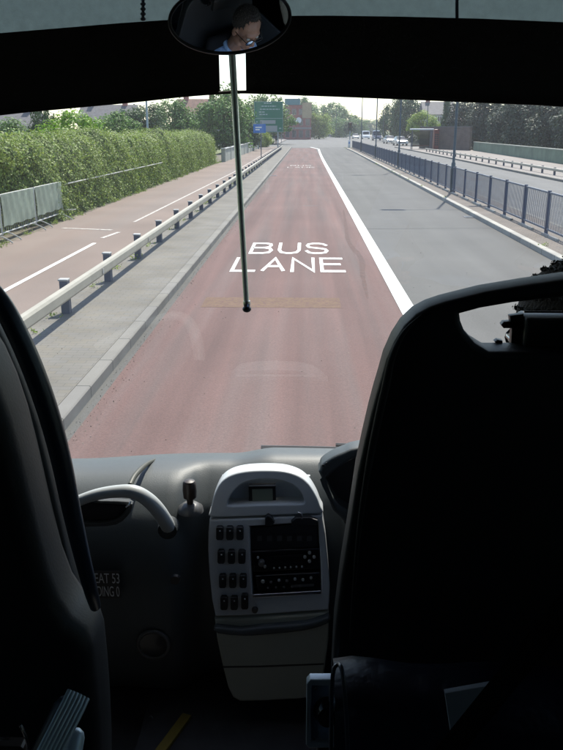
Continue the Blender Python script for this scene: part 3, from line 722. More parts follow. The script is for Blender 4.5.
bm = new(); prism(bm, [(a.x, a.y), (b.x, b.y), (b.x + .3, b.y + .3), (a.x + .3, a.y + .3)], 0, P(440, 128, 102).z, 'Z'); obj('wall', bm, M['brownwall'], bw)
zt = P(440, 128, 102).z
bm = new(); prism(bm, [(a.x - .04, a.y - .04), (b.x - .04, b.y - .04), (b.x + .34, b.y + .34), (a.x + .34, a.y + .34)], zt + .003, zt + .1, 'Z'); obj('coping', bm, M['slate'], bw)

# bus shelter and phone box
p = P(428, 150, 108); sh = empty('bus_shelter', (p.x - 1.2, 106, .11), label='small bus shelter with a flat white roof before the brown wall', cat='bus shelter')
bm = new(); rbox(bm, (-1.4, -.8, 2.35), (1.4, .8, 2.52), .03); obj('roof', bm, M['white'], sh)
for sx in (-1.2, 1.2):
    for sy in (-.6, .6):
        bm = new(); box(bm, (sx - .04, sy - .04, 0), (sx + .04, sy + .04, 2.347)); obj('post', bm, M['postdark'], sh)
bm = new(); box(bm, (-1.15, .58, .3), (1.15, .60, 2.2)); obj('pane', bm, M['sideglass'], sh)
bm = new(); box(bm, (-1, .2, .45), (1, .5, .5)); obj('bench', bm, M['redbox'], sh)
pb = empty('telephone_box', (p.x + 1.0, 107.5, .11), label='red telephone box beside the bus shelter', cat='telephone box')
bm = new(); rbox(bm, (-.45, -.45, 0), (.45, .45, 2.2), .03); obj('body', bm, M['redbox'], pb)
bm = new(); rbox(bm, (-.48, -.48, 2.203), (.48, .48, 2.42), .06); obj('roof', bm, M['redbox'], pb)
bm = new()
for k in range(6):
    for j in (-1, 0, 1): box(bm, (j * .24 - .09, -.462, .45 + k * .25), (j * .24 + .09, -.452, .64 + k * .25))
obj('pane', bm, M['win'], pb)

# ------------------------------------------------------------------ houses and buildings
def house(name, label, x, y, w, d, h, rh, wall, roof, floors=2, bays=3, rz=0, cat='house', gable=True, shop=False):
    o = empty(name, (x, y, 0), rz, label=label, cat=cat)
    bm = new(); box(bm, (-w / 2, 0, 0), (w / 2, d, h)); obj('wall', bm, wall, o)
    bm = new(); prism(bm, [(-.3, h), (d + .3, h), (d / 2, h + rh)], -w / 2 - .3, w / 2 + .3, 'X'); rf = obj('roof', bm, roof, o)
    for s in (-.32, .3):
        bm = new(); box(bm, (s * w - .4, d / 2 - .3, h + rh * .6), (s * w + .4, d / 2 + .3, h + rh + .9)); obj('chimney', bm, M['brick'], rf)
    fh = h / floors
    for f in range(floors):
        for b_ in range(bays):
            cx = -w / 2 + (b_ + .5) * w / bays; z0 = f * fh + fh * .3
            ww = w / bays * .42
            if f == 0 and b_ == bays // 2:
                bm = new(); box(bm, (cx - .5, -.06, 0), (cx + .5, -.003, 2.1)); obj('door', bm, M['signblue'] if shop else M['cardark'], o); continue
            bm = new(); box(bm, (cx - ww / 2 - .08, -.08, z0 - .08), (cx + ww / 2 + .08, -.003, z0 + fh * .5 + .08)); fr_ = obj('window', bm, M['white'], o)
            bm = new()
            for q in (0, 1): box(bm, (cx - ww / 2 + q * ww / 2 + .03, -.10, z0), (cx - ww / 2 + (q + 1) * ww / 2 - .03, -.083, z0 + fh * .5))
            obj('pane', bm, M['win'], fr_)
    return o
def phouse(name, label, px0, px1, pyt, Y, rh, wall, roof, **k):
    a = P(px0, 130, Y); b = P(px1, 130, Y); t = P(px0, pyt, Y).z; return house(name, label, (a.x + b.x) / 2, Y, b.x - a.x, 8, t - rh, rh, wall, roof, **k)
phouse('house', 'grey slate roofed house showing over the hedge at the far left', -20, 30, 110, 100, 2.4, M['render'], M['slate'])
phouse('house', 'slate roofed house over the hedge left of the grey lamp column', 78, 132, 104, 135, 3.0, M['brick'], M['slate'])
phouse('house', 'house with a pale wall between the green trees left of the rod', 176, 218, 98, 130, 3.4, M['render'], M['tile'])
phouse('house', 'pale rendered house behind the yellow green tree on the right', 424, 454, 101, 165, 2.5, M['render'], M['slate'], floors=3)
phouse('house', 'low brick house behind the dark conifer on the right', 450, 500, 112, 160, 3, M['brick'], M['tile'])
# red brick corner building
a = P(284, 137, 225); b = P(311, 137, 225); bx = (a.x + b.x) / 2; bwid = b.x - a.x
cb = empty('corner_building', (bx, 225, 0), label='red brick three storey corner building beyond the junction with buff upper corner', cat='building')
hT = P(290, 105, 225).z
bm = new(); box(bm, (-bwid / 2, 0, 0), (bwid / 2, 12, hT)); obj('wall', bm, M['brick'], cb)
bm = new(); box(bm, (bwid / 2 - 2.4, -.25, hT * .62), (bwid / 2 + .1, 3, hT + .6)); obj('corner_bay', bm, M['buff'], cb)
bm = new(); box(bm, (-bwid / 2 + .2, -.5, hT + .003), (bwid / 2 - 3.0, 9, hT + 1.6)); obj('roof_cladding', bm, M['teal'], cb)
bm = new(); box(bm, (-bwid / 2 - .1, -.35, hT * .30), (bwid / 2 + .1, -.003, hT * .36)); obj('fascia', bm, M['framegrey'], cb)
for f in range(3):
    for k in range(4):
        cx = -bwid / 2 + (k + .5) * bwid / 4; z0 = [.6, hT * .42, hT * .72][f]; hh = [1.7, 1.5, 1.4][f]
        if f == 2 and k == 3: continue
        bm = new(); box(bm, (cx - .55, -.09, z0 - .08), (cx + .55, -.003, z0 + hh + .08)); w1 = obj('window', bm, M['framegrey'], cb)
        bm = new(); box(bm, (cx - .45, -.11, z0), (cx + .45, -.093, z0 + hh)); obj('pane', bm, M['win'], w1)
bm = new(); lathe(bm, [(.75, -.02), (.75, .02)], (0.3, -.5, hT * .56), 20, 'Y'); obj('round_sign', bm, M['signwhite'], cb)
bm = new(); tube(bm, [(0.3, -.5, hT * .56), (0.3, .0, hT * .56)], .05, 6); obj('bracket', bm, M['postdark'], cb)
# lower shops to the left of it
phouse('shop', 'low dark fronted shop building left of the red brick corner building', 262, 285, 116, 240, 2.5, M['brownwall'], M['slate'], shop=True, cat='shop')

# ------------------------------------------------------------------ signs
a = P(254.5, 132, 110); b = P(283, 101.5, 110); W = b.x - a.x; Hs = b.z - a.z
sg = empty('direction_sign', ((a.x + b.x) / 2, 110, .1), label='large green road direction sign with white lines of text on two posts', cat='road sign')
z0 = a.z - .1
me = curve_mesh([[(-W / 2, z0), (W / 2, z0), (W / 2, z0 + Hs), (-W / 2, z0 + Hs)]], .03, .01)
for v in me.vertices: v.co = (v.co.x, v.co.z, v.co.y)
link_mesh('board', me, M['signgreen'], sg)
def sbox(name, x0, x1, y0_, y1_, m, par, d=-.045):
    """rectangle on the board; 0..1 across, 0..1 up"""
    bm = new(); box(bm, (-W / 2 + x0 * W, d, z0 + y0_ * Hs), (-W / 2 + x1 * W, d + .008, z0 + y1_ * Hs)); return obj(name, bm, m, par)
bm = new()
for (x0, x1, y0_, y1_) in ((.0, 1, .0, .012), (.0, 1, .988, 1), (0, .01, .012, .988), (.99, 1, .012, .988), (.01, .99, .44, .455)):
    box(bm, (-W / 2 + x0 * W, -.045, z0 + y0_ * Hs), (-W / 2 + x1 * W, -.037, z0 + y1_ * Hs))
obj('border', bm, M['signpale'], sg)
bm = new(); rr = random.Random(3)
for row, (yb, segs) in enumerate(((.93, (.34, .62)), (.83, (.25, .76)), (.73, (.20, .88)), (.64, (.16, .36)), (.56, (.18, .46)))):
    x = segs[0]
    while x < segs[1]:
        l = rr.uniform(.05, .11); box(bm, (-W / 2 + x * W, -.046, z0 + yb * Hs), (-W / 2 + min(x + l, segs[1]) * W, -.038, z0 + (yb + .035) * Hs)); x += l + .022
obj('text_lines', bm, M['signpale'], sg)
sbox('destination_panel', .20, .74, .27, .39, M['signgrey'], sg); sbox('destination_panel', .38, .80, .02, .21, M['signgrey'], sg)
sbox('arrow_patch', .06, .12, .31, .36, M['signpale'], sg); sbox('arrow_patch', .86, .94, .10, .14, M['signpale'], sg)
for s in (-.28, .32):
    bm = new(); tube(bm, [(s * W, .1, 0), (s * W, .1, z0 + Hs * .9)], .09, 10); obj('post', bm, M['signgrey'], sg, 40)
g_ = G(261.3, 160.5, .11); cs = empty('cycle_sign', (g_.x, g_.y, .11), label='small blue rectangular sign on a thin dark post by the guard rail', cat='road sign')
bm = new(); tube(bm, [(0, 0, 0), (0, 0, 3.0)], .035, 8); obj('post', bm, M['postdark'], cs, 40)
z1 = P(260, 133, g_.y).z - .11; z2 = P(260, 124, g_.y).z - .11
bm = new(); rbox(bm, (-.62, -.06, z1), (.38, -.04, z2), .004); obj('board', bm, M['signblue'], cs)
bm = new()
for (u, v, ww, hh) in ((-.45, .55, .5, .10), (-.45, .30, .34, .10)): box(bm, (u, -.068, z1 + v * (z2 - z1)), (u + ww, -.0615, z1 + v * (z2 - z1) + hh))
obj('text_lines', bm, M['signwhite'], cs)
# traffic signals at the junction
def signal(x, y, lab):
    o = empty('traffic_light', (x, y, .1), label=lab, cat='traffic light', group='traffic lights at the junction')
    bm = new(); tube(bm, [(0, 0, 0), (0, 0, 3.3)], .057, 8); obj('pole', bm, M['lampgrey'], o, 40)
    bm = new(); rbox(bm, (-.2, -.18, 2.3), (.2, .0, 3.3), .03); hd = obj('head', bm, M['blackp'], o)
    for k, c in enumerate(((.10, .02, .01), (.10, .06, .01), (.01, .08, .04))):
        nm = 'signal_lens_%d' % k
        if nm not in M: M[nm] = mat(nm, c, .2)
        bm = new(); lathe(bm, [(.1, -.02), (.1, .02)], (0, -.19, 3.1 - k * .3), 12, 'Y'); obj('lens', bm, M[nm], hd)
    bm = new(); box(bm, (-.3, .003, 2.2), (.3, .02, 3.4)); obj('backing_board', bm, M['cardark'], o)
signal(-4.0, 118, 'traffic light by the end of the left guard rail')
signal(6.1, 116, 'traffic light at the end of the central fence')
signal(-4.6, 156, 'traffic light beyond the junction on the left')
for (x, y, l) in ((5.95, 114.5, 'white lit bollard'),):
    o = empty('bollard', (x, y, .11), label='pale bollard at the nose of the central reservation', cat='bollard')
    bm = new(); rbox(bm, (-.15, -.1, 0), (.15, .1, 1.0), .04); obj('body', bm, M['signwhite'], o, 40)
    bm = new(); rbox(bm, (-.1, -.106, .55), (.1, -.1005, .75), .001, 1); obj('arrow_panel', bm, M['signblue'], o)

# ------------------------------------------------------------------ vehicles
def car(x, y, rz, m, label, L_=4.3, W_=1.75, Hc=1.45, van=False, name='car', group='cars on the road ahead', cat='car'):
    o = empty(name, (x, y, 0.004), rz, label=label, cat=cat, group=group)
    h = Hc
    # side profile, front towards -Y
    if van: prof = [(-L_ / 2, .35), (-L_ / 2 + .02, .8), (-L_ / 2 + .25, 1.05), (-L_ / 2 + .9, 1.18), (-L_ / 2 + 1.5, h - .08), (-L_ / 2 + 1.9, h), (L_ / 2 - .1, h), (L_ / 2, h - .15), (L_ / 2, .35)]
    else: prof = [(-L_ / 2, .32), (-L_ / 2 + .0, .62), (-L_ / 2 + .15, .76), (-L_ / 2 + 1.1, .92), (L_ / 2 - .35, .95), (L_ / 2 - .02, .88), (L_ / 2, .35)]
    bm = new(); rows = []
    for k, (t, s) in enumerate(((-1, .90), (-.93, 1), (-.3, 1.0), (.3, 1.0), (.93, 1), (1, .90))):
        rows.append([bm.verts.new((t * W_ / 2, a * (1 if abs(t) < .95 else .985), .3 + (b - .3) * (1 if abs(t) < .5 else s if abs(t) > .95 else .985))) for a, b in prof])
    n = len(prof)
    for a, b in zip(rows, rows[1:]):
        for i in range(n): bm.faces.new((a[i], a[(i + 1) % n], b[(i + 1) % n], b[i]))
    bm.faces.new(rows[0]); bm.faces.new(rows[-1][::-1]); bmesh.ops.recalc_face_normals(bm, faces=bm.faces[:]); bd = obj('body', bm, m, o, 35)
    if not van:
        bm = new(); g0 = [(-L_ / 2 + 1.05, .9), (-L_ / 2 + 1.75, h - .06), (L_ / 2 - 1.15, h - .06), (L_ / 2 - .35, .93)]
        A = [bm.verts.new((s * W_ / 2 * (.93 if b < 1 else .72), a, b)) for s in (-1,) for a, b in g0]; B = [bm.verts.new((W_ / 2 * (.93 if b < 1 else .72), a, b)) for a, b in g0]
        for i in range(3): bm.faces.new((A[i], A[i + 1], B[i + 1], B[i]))
        bm.faces.new(A[::-1]); bm.faces.new(B); bmesh.ops.recalc_face_normals(bm, faces=bm.faces[:]); obj('windows', bm, M['carglass'], o)
        bm = new(); rbox(bm, (-W_ * .355, -L_ / 2 + 1.72, h - .062), (W_ * .355, L_ / 2 - 1.12, h + .0), .03); obj('roof', bm, m, o, 50)
        bm = new()
        for s in (-1, 1):
            for yy in (-.05,): tube(bm, [(s * W_ * .468, yy, .92), (s * W_ * .365, yy, h - .03)], .035, 5)
        obj('door_pillar', bm, m, o)
    else:
        bm = new(); yy0, yy1 = -L_ / 2 + .93, -L_ / 2 + 1.48; q = [(-W_ * .43, yy0 - .02, 1.22), (W_ * .43, yy0 - .02, 1.22), (W_ * .40, yy1 - .02, h - .12), (-W_ * .40, yy1 - .02, h - .12)]
        bm.faces.new([bm.verts.new(p) for p in q]); bmesh.ops.solidify(bm, geom=bm.faces[:], thickness=.02); obj('windscreen', bm, M['carglass'], o)
        for s in (-1, 1):
            bm = new(); box(bm, (s * W_ * .503 - .01, -L_ / 2 + 1.3, 1.15), (s * W_ * .503 + .01, -L_ / 2 + 2.3, h - .25)); obj('side_window', bm, M['carglass'], o)
    bm = new(); box(bm, (-.45, -L_ / 2 - .015, .42), (.45, -L_ / 2 + .02, .6)); obj('grille', bm, M['blackp'], o)
    bm = new(); box(bm, (-.26, -L_ / 2 - .03, .36), (.26, -L_ / 2 - .018, .46)); obj('number_plate', bm, M['signwhite'], o)
    for s in (-1, 1):
        bm = new(); rbox(bm, (s * W_ * .36 - .16, -L_ / 2 - .02, .6), (s * W_ * .36 + .16, -L_ / 2 + .12, .75), .02); obj('headlight', bm, M['lens'], o, 50)
        bm = new(); rbox(bm, (s * W_ * .40 - .1, L_ / 2 - .1, .65), (s * W_ * .40 + .1, L_ / 2 + .015, .88), .02); obj('tail_light', bm, M['redlens'], o, 50)
        bm = new(); rbox(bm, (s * (W_ / 2 + .1) - .08, -L_ / 2 + 1.35, .93), (s * (W_ / 2 + .1) + .08, -L_ / 2 + 1.45, 1.06), .02); obj('wing_mirror', bm, m, o, 50)
        for yy in (-L_ * .31, L_ * .31):
            bm = new(); lathe(bm, [(.22, -.1), (.31, -.1), (.32, -.06), (.32, .06), (.31, .1), (.22, .1)], (s * (W_ / 2 - .09), yy, .32), 18, 'X'); wh = obj('wheel', bm, M['tyre'], o, 40)
            bm = new(); lathe(bm, [(.215, -.106), (.215, .106)], (s * (W_ / 2 - .09), yy, .32), 12, 'X'); obj('rim', bm, M['alloy'], wh)
    return o
def at(px, py): g = G(px, py, 0); return g.x, g.y
def pc(px, py, m, label, rz=0, **k): x, y = at(px, py); return car(x, y, rz, m, label, **k)
# opposite carriageway, facing us; the lane bends right in the distance
pc(400, 145.5, M['silver'], 'nearer of the two silver oncoming cars, in front of the dark trees', R(6))
pc(389.5, 143.6, M['silver'], 'silver oncoming car just behind another silver car', R(6))
pc(365.5, 139, M['carwhite'], 'white van coming towards the camera on the opposite carriageway', 0, L_=5.2, W_=2.0, Hc=2.2, van=True, name='van', cat='van')
pc(376.5, 140.5, M['carblue'], 'dark van waiting beside the white van', 0, L_=5, W_=1.95, Hc=2.3, van=True, name='van', cat='van')
pc(355.5, 138.8, M['carwhite'], 'small pale oncoming car left of the white van', 0)
pc(327, 137.2, M['cardark'], 'dark car crossing the junction ahead', R(70))
pc(335.5, 135.9, M['silver'], 'pale car behind the dark car at the junction', R(180))
pc(294, 139.4, M['carblue'], 'dark blue car by the brick corner building', R(100))
pc(303.5, 138.2, M['silver'], 'silver car in front of the brick corner building', R(90))
pc(346, 136.8, M['cardark'], 'dark car under the clipped tree beyond the junction', R(5))

# ------------------------------------------------------------------ people
def fuse(name, bm, voxel, m, parent=None, smooth_it=4):
    """melt overlapping shapes into one continuous skin"""
    me = bpy.data.meshes.new('t'); bmesh.ops.recalc_face_normals(bm, faces=bm.faces[:]); bm.to_mesh(me); bm.free(); o = bpy.data.objects.new('t', me); C.objects.link(o)
    r = o.modifiers.new('r', 'REMESH'); r.mode = 'VOXEL'; r.voxel_size = voxel
    s = o.modifiers.new('s', 'SMOOTH'); s.iterations = smooth_it; s.factor = .5
    dg = bpy.context.evaluated_depsgraph_get(); dg.update()
    out = bpy.data.meshes.new_from_object(o.evaluated_get(dg), depsgraph=dg); bpy.data.objects.remove(o)
    out.name = name; out.materials.clear(); return link_mesh(name, out, m, parent, 80)
def ell(bm, c, r, rot=None, n=20):
    t = bmesh.new(); bmesh.ops.create_uvsphere(t, u_segments=n, v_segments=n // 2 + 2, radius=1)
    for v in t.verts:
        p = Vector((v.co.x * r[0], v.co.y * r[1], v.co.z * r[2]))
        if rot: p = rot @ p
        v.co = p + Vector(c)
    me = bpy.data.meshes.new('t'); t.to_mesh(me); t.free(); bm.from_mesh(me); bpy.data.meshes.remove(me)
def cap(bm, a, b, ra, rb, n=14):
    a = Vector(a); b = Vector(b); tube(bm, [a, a.lerp(b, .5), b], [ra, (ra + rb) / 2, rb], n); ell(bm, a, (ra,) * 3, n=12); ell(bm, b, (rb,) * 3, n=12)
def head(bm, c, q):
    """head centred at c, facing local +Y, q = rotation matrix"""
    c = Vector(c); T = lambda x, y, z: c + q @ Vector((x, y, z))
    ell(bm, T(0, -.012, .03), (.076, .095, .085), q); ell(bm, T(0, .022, -.035), (.062, .070, .075), q)
    ell(bm, T(0, .052, -.088), (.034, .034, .026), q); ell(bm, T(0, .070, .022), (.052, .022, .016), q)     # chin, brow
    for s in (-1, 1):
        ell(bm, T(s * .040, .058, -.022), (.024, .024, .022), q)                                           # cheek
        ell(bm, T(s * .079, -.005, -.012), (.010, .020, .032), q @ Matrix.Rotation(s * .25, 3, 'Z'))       # ear
        ell(bm, T(s * .055, .02, -.065), (.022, .045, .024), q)                                            # jaw
        ell(bm, T(s * .011, .094, -.034), (.010, .012, .008), q)
    cap(bm, T(0, .082, .012), T(0, .104, -.028), .009, .013)                                               # nose
    ell(bm, T(0, .084, -.060), (.024, .012, .0065), q); ell(bm, T(0, .082, -.071), (.021, .012, .007), q)  # lips
    return T
def finger_chain(bm, base, d, curl_ax, ln, r, bend):
    p = Vector(base); d = Vector(d).normalized(); pts = [p.copy()]
    for k, f in enumerate((.45, .30, .25)):
        p = p + d * ln * f; pts.append(p.copy()); d = Matrix.Rotation(bend, 3, curl_ax) @ d
    tube(bm, pts, [r, r * .95, r * .88, r * .72], 8); 
    for q, rr in zip(pts, (r, r, r * .95, r * .8)): ell(bm, q, (rr,) * 3, n=8)

# driver
SX = .415
dr = empty('person', (SX, 1.02, 1.30), label='driver in a light blue shirt and glasses, seen in the oval mirror', cat='person')
dr_off = Vector(dr.location)
hq = Matrix.Rotation(.10, 3, 'Z') @ Matrix.Rotation(-.16, 3, 'X')
hc = Vector((-.02, .15, .845)); 
bm = new(); T = head(bm, hc, hq)
cap(bm, (0, .07, .62), hc + Vector((0, -.02, -.06)), .062, .055)
ell(bm, (0, .02, .40), (.165, .105, .24)); ell(bm, (0, .0, .10), (.165, .12, .15)); ell(bm, (0, .04, .57), (.17, .085, .07))
wheel_c = Vector((0, .62, .40))                 # steering wheel centre, local
hands = []
for s in (-1, 1):
    sh_, el_, wr_ = Vector((s * .19, .03, .55)), Vector((s * .27, .24, .34)), Vector((s * .20, .505, .44))
    cap(bm, sh_, el_, .048, .040); cap(bm, el_, wr_, .040, .026)
    hip, kn, an = Vector((s * .10, .03, .05)), Vector((s * .16, .50, .10)), Vector((s * .14, .62, -.33))
    cap(bm, hip, kn, .085, .058); cap(bm, kn, an, .056, .038)
    # hand: palm and fingers wrapped round the rim
    palm = wr_ + Vector((-s * .004, .055, .02)); ell(bm, palm, (.020, .050, .040), Matrix.Rotation(-.15 * s, 3, 'Z'))
    ax = Vector((0, .25, 1)).normalized()
    for k, (dz, ln) in enumerate(((.030, .078), (.010, .086), (-.010, .080), (-.028, .064))):
        finger_chain(bm, palm + Vector((0, .042, dz)), (-s * .25, 1, .05), Vector((0, 0, 1)), ln, .0088 - .0006 * k, s * .95)
    finger_chain(bm, palm + Vector((-s * .012, -.005, .034)), (-s * .45, .8, .45), Vector((0, 0, 1)), .062, .0105, s * .4)
body = fuse('body', bm, .0055, M['skin'], dr, 3)
# eyes and glasses
for s in (-1, 1):
    bm = new(); ell(bm, T(s * .031, .080, .004), (.012, .008, .007), hq, 12); obj('eye', bm, M['lens'], dr, 60)
gm = M['blackgloss']
gl2 = new()
for s in (-1, 1):
    cpt = [T(s * .033 + .026 * math.cos(a), .103, .001 + .017 * math.sin(a)) for a in [i * math.pi / 8 for i in range(17)]]
    tube(gl2, cpt, .0024, 6, cap=False); tube(gl2, [T(s * .058, .10, .006), T(s * .080, .04, .008), T(s * .083, -.01, .0)], .0022, 6)
tube(gl2, [T(-.008, .105, .006), T(.008, .105, .006)], .0024, 6); gls = obj('glasses', gl2, gm, dr, 60)
bm = new()
for s in (-1, 1):
    vs = [bm.verts.new(T(s * .033 + .024 * math.cos(a), .103, .001 + .0155 * math.sin(a))) for a in [i * math.pi / 8 for i in range(16)]]; bm.faces.new(vs)
obj('lens', bm, M['sideglass'], gls)
# hair: a cap over the back and top of the skull
bm = new(); ell(bm, T(0, -.022, .036), (.083, .098, .088), hq, 28)
qi = hq.inverted()
for v in list(bm.verts):
    l = qi @ (v.co - hc)
    if l.z < -.035 + max(0, l.y + .02) * 1.5 or (l.y > .045 and l.z < .098 + 0 * l.y): bm.verts.remove(v)
bmesh.ops.solidify(bm, geom=bm.faces[:], thickness=.010); hr_ = obj('hair', bm, M['hair'], dr, 70)
nh = 15000; hp = np.array([v.co[:] for v in hr_.data.vertices]); hn = np.array([v.normal[:] for v in hr_.data.vertices])
ii = rng.integers(0, len(hp), nh); vv = leaves(nh, hp[ii] + hn[ii] * .0015 + rng.normal(size=(nh, 3)) * .002, hn[ii] * .5, .0034, .7)
link_mesh('hair_strands', quad_mesh('hair_strands', vv), M['hair'], dr)
# clothes
bm = new(); ell(bm, (0, .02, .40), (.185, .125, .25)); ell(bm, (0, .0, .12), (.185, .14, .14)); ell(bm, (0, .04, .565), (.19, .10, .075))
for s in (-1, 1):
    cap(bm, (s * .185, .03, .55), (s * .27, .24, .34), .064, .055); cap(bm, (s * .27, .24, .34), (s * .206, .478, .432), .054, .037)
fuse('shirt', bm, .009, M['shirt'], dr, 4)
bm = new(); ct = []
for i in range(25):
    a = 2 * math.pi * i / 24; ct.append(Vector((.066 * math.sin(a), .068 - .068 * math.cos(a) * 1.0, .655 - .022 * (-math.cos(a)) * 1)))
tube(bm, ct, .016, 8, cap=False); obj('collar', bm, M['shirt'], dr, 60)
bm = new()
ell(bm, (0, -.0, .06), (.185, .14, .11))
for s in (-1, 1): cap(bm, (s * .10, .03, .05), (s * .16, .50, .10), .098, .072); cap(bm, (s * .16, .50, .10), (s * .14, .61, -.28), .070, .056)
fuse('trousers', bm, .010, M['trouser'], dr, 4)
for s in (-1, 1):
    bm = new(); ell(bm, (s * .14, .67, -.355), (.045, .125, .035)); ell(bm, (s * .14, .60, -.32), (.042, .05, .05)); fuse('shoe', bm, .010, M['blackp'], dr, 2)

# steering wheel
sw = empty('steering_wheel', tuple(dr_off + wheel_c), label='black bus steering wheel in the hands of the driver', cat='steering wheel')
tilt = Matrix.Rotation(R(38), 3, 'X'); bm = new()
tube(bm, [tilt @ Vector((.215 * math.cos(a), .215 * math.sin(a), 0)) for a in [i * 2 * math.pi / 40 for i in range(41)]], .014, 10, cap=False); obj('rim', bm, M['blackp'], sw, 60)
bm = new()
for a in (.2, math.pi - .2, -math.pi / 2): tube(bm, [tilt @ Vector((0, 0, -.03)), tilt @ Vector((.2 * math.cos(a), .2 * math.sin(a), 0))], .013, 6)
obj('spoke', bm, M['blackp'], sw, 60)
bm = new(); lathe(bm, [(.03, -.45), (.035, -.06), (.07, -.05), (.075, -.02), (.05, -.005)], n=20)
for v in bm.verts: v.co = tilt @ v.co
obj('column', bm, M['blackp'], sw, 50)

# pedestrian far ahead on the path
def walker(x, y, lab, top, rz=0):
    o = empty('person', (x, y, .115), rz, label=lab, cat='person'); bm = new()
    T = head(bm, (0, 0, 1.60), Matrix.Identity(3)); cap(bm, (0, -.01, 1.38), (0, -.01, 1.52), .055, .05); ell(bm, (0, 0, 1.22), (.16, .11, .22)); ell(bm, (0, 0, .98), (.155, .12, .13))
    for s in (-1, 1):
        cap(bm, (s * .10, 0, .93), (s * .11, s * .14, .50), .085, .055); cap(bm, (s * .11, s * .14, .50), (s * .11, s * .20 - .06, .09), .055, .035); ell(bm, (s * .11, s * .20, .04), (.045, .12, .04))
        cap(bm, (s * .18, 0, 1.36), (s * .24, -s * .10, 1.10), .048, .038); cap(bm, (s * .24, -s * .10, 1.10), (s * .24, -s * .06, .85), .036, .026); hb = Vector((s * .24, -s * .05, .80)); ell(bm, hb, (.018, .035, .045))
        for k in range(4): finger_chain(bm, hb + Vector((0, .024 - .016 * k, -.035)), (0, 0, -1), Vector((0, 1, 0)), .07 - .006 * abs(k - 1), .009, s * .25)
        finger_chain(bm, hb + Vector((0, .03, .01)), (0, .6, -.8), Vector((0, 1, 0)), .055, .010, s * .2)
    fuse('body', bm, .012, M['skin'], o, 2)
    bm = new(); ell(bm, (0, 0, 1.22), (.185, .135, .24)); ell(bm, (0, 0, 1.0), (.18, .145, .12))
    for s in (-1, 1): cap(bm, (s * .18, 0, 1.37), (s * .24, -s * .10, 1.10), .062, .05); cap(bm, (s * .24, -s * .10, 1.10), (s * .24, -s * .065, .88), .048, .038)
    fuse('jacket', bm, .014, top, o, 2)
    bm = new(); ell(bm, (0, 0, .93), (.17, .135, .12))
    for s in (-1, 1): cap(bm, (s * .10, 0, .90), (s * .11, s * .14, .50), .10, .068); cap(bm, (s * .11, s * .14, .50), (s * .11, s * .20 - .06, .12), .066, .052)
    fuse('trousers', bm, .014, M['trouser'], o, 2)
    bm = new(); ell(bm, (0, -.02, 1.64), (.085, .10, .085)); fuse('hair', bm, .012, M['hair'], o, 2)
g_ = G(276, 144, .11); walker(g_.x, g_.y, 'distant pedestrian in dark clothes walking on the path beside the green sign', M['trouser'], .3)

# ------------------------------------------------------------------ the coach: body
XL_, XR_ = -1.38, 1.12; YB = -7.5
cb = empty('coach', (0, 0, 0), label='coach the photo is taken from: dark lined body, floor and wide bowed windscreen', cat='coach')
def wsY(x, z):   # the windscreen surface: bowed and raked
    return 2.27 - .16 * ((x + .13) / 1.25) ** 2 - .19 * (z - 1.5)
NW = 24; xs = [XL_ + .02 + (XR_ - XL_ - .04) * i / NW for i in range(NW + 1)]
def wsgrid(z0, z1, nz, off=0):
    bm = new(); rows = [[bm.verts.new((x, wsY(x, z0 + (z1 - z0) * j / nz) + off, z0 + (z1 - z0) * j / nz)) for x in xs] for j in range(nz + 1)]
    for a, b in zip(rows, rows[1:]):
        for i in range(NW): bm.faces.new((a[i], a[i + 1], b[i + 1], b[i]))
    return bm
obj('windscreen', wsgrid(1.47, 3.12, 10), M['screen'], cb, 60)
# shell below the screen, bonnet front
bm = new(); prof = [(1.472, .012), (1.40, .05), (.9, .09), (.35, .04)]; rows = [[bm.verts.new((x, wsY(x, 1.47) + o_, z)) for x in xs] for z, o_ in prof]
for a, b in zip(rows, rows[1:]):
    for i in range(NW): bm.faces.new((a[i], b[i], b[i + 1], a[i + 1]))
bmesh.ops.solidify(bm, geom=bm.faces[:], thickness=.02); obj('front_panel', bm, M['coachw'], cb, 40)
# roof with a curved front edge
bm = new(); rows = []
for (yy, zz) in ((None, 3.10), (None, 3.16), (1.5, 3.22), (-2, 3.24), (YB, 3.24)):
    rows.append([bm.verts.new((x, wsY(x, 3.12) + .03 if yy is None else yy, zz - .05 * ((x + .13) / 1.25) ** 4)) for x in xs])
for a, b in zip(rows, rows[1:]):
    for i in range(NW): bm.faces.new((a[i], a[i + 1], b[i + 1], b[i]))
bmesh.ops.solidify(bm, geom=bm.faces[:], thickness=.06); obj('roof', bm, M['coachw'], cb, 40)
bm = new(); box(bm, (XL_ + .06, YB + .05, 3.03), (XR_ - .06, 1.62, 3.07)); obj('ceiling_lining', bm, M['panelg'], cb)
bm = new(); box(bm, (XL_ + .05, YB + .03, 1.12), (XR_ - .05, .62, 1.20)); box(bm, (XL_ + .05, .62, .84), (-.42, 2.1, .90)); box(bm, (-.42, .62, .86), (XR_ - .05, 2.1, .945)); obj('floor', bm, M['rubber'], cb)
bm = new(); box(bm, (XL_ + .05, .60, .84), (XR_ - .05, .6201, 1.12)); obj('step_riser', bm, M['rubber'], cb)
bm = new(); box(bm, (XL_ + .03, YB, .3), (XR_ - .03, YB + .05, 3.1)); obj('rear_wall', bm, M['panelg'], cb)
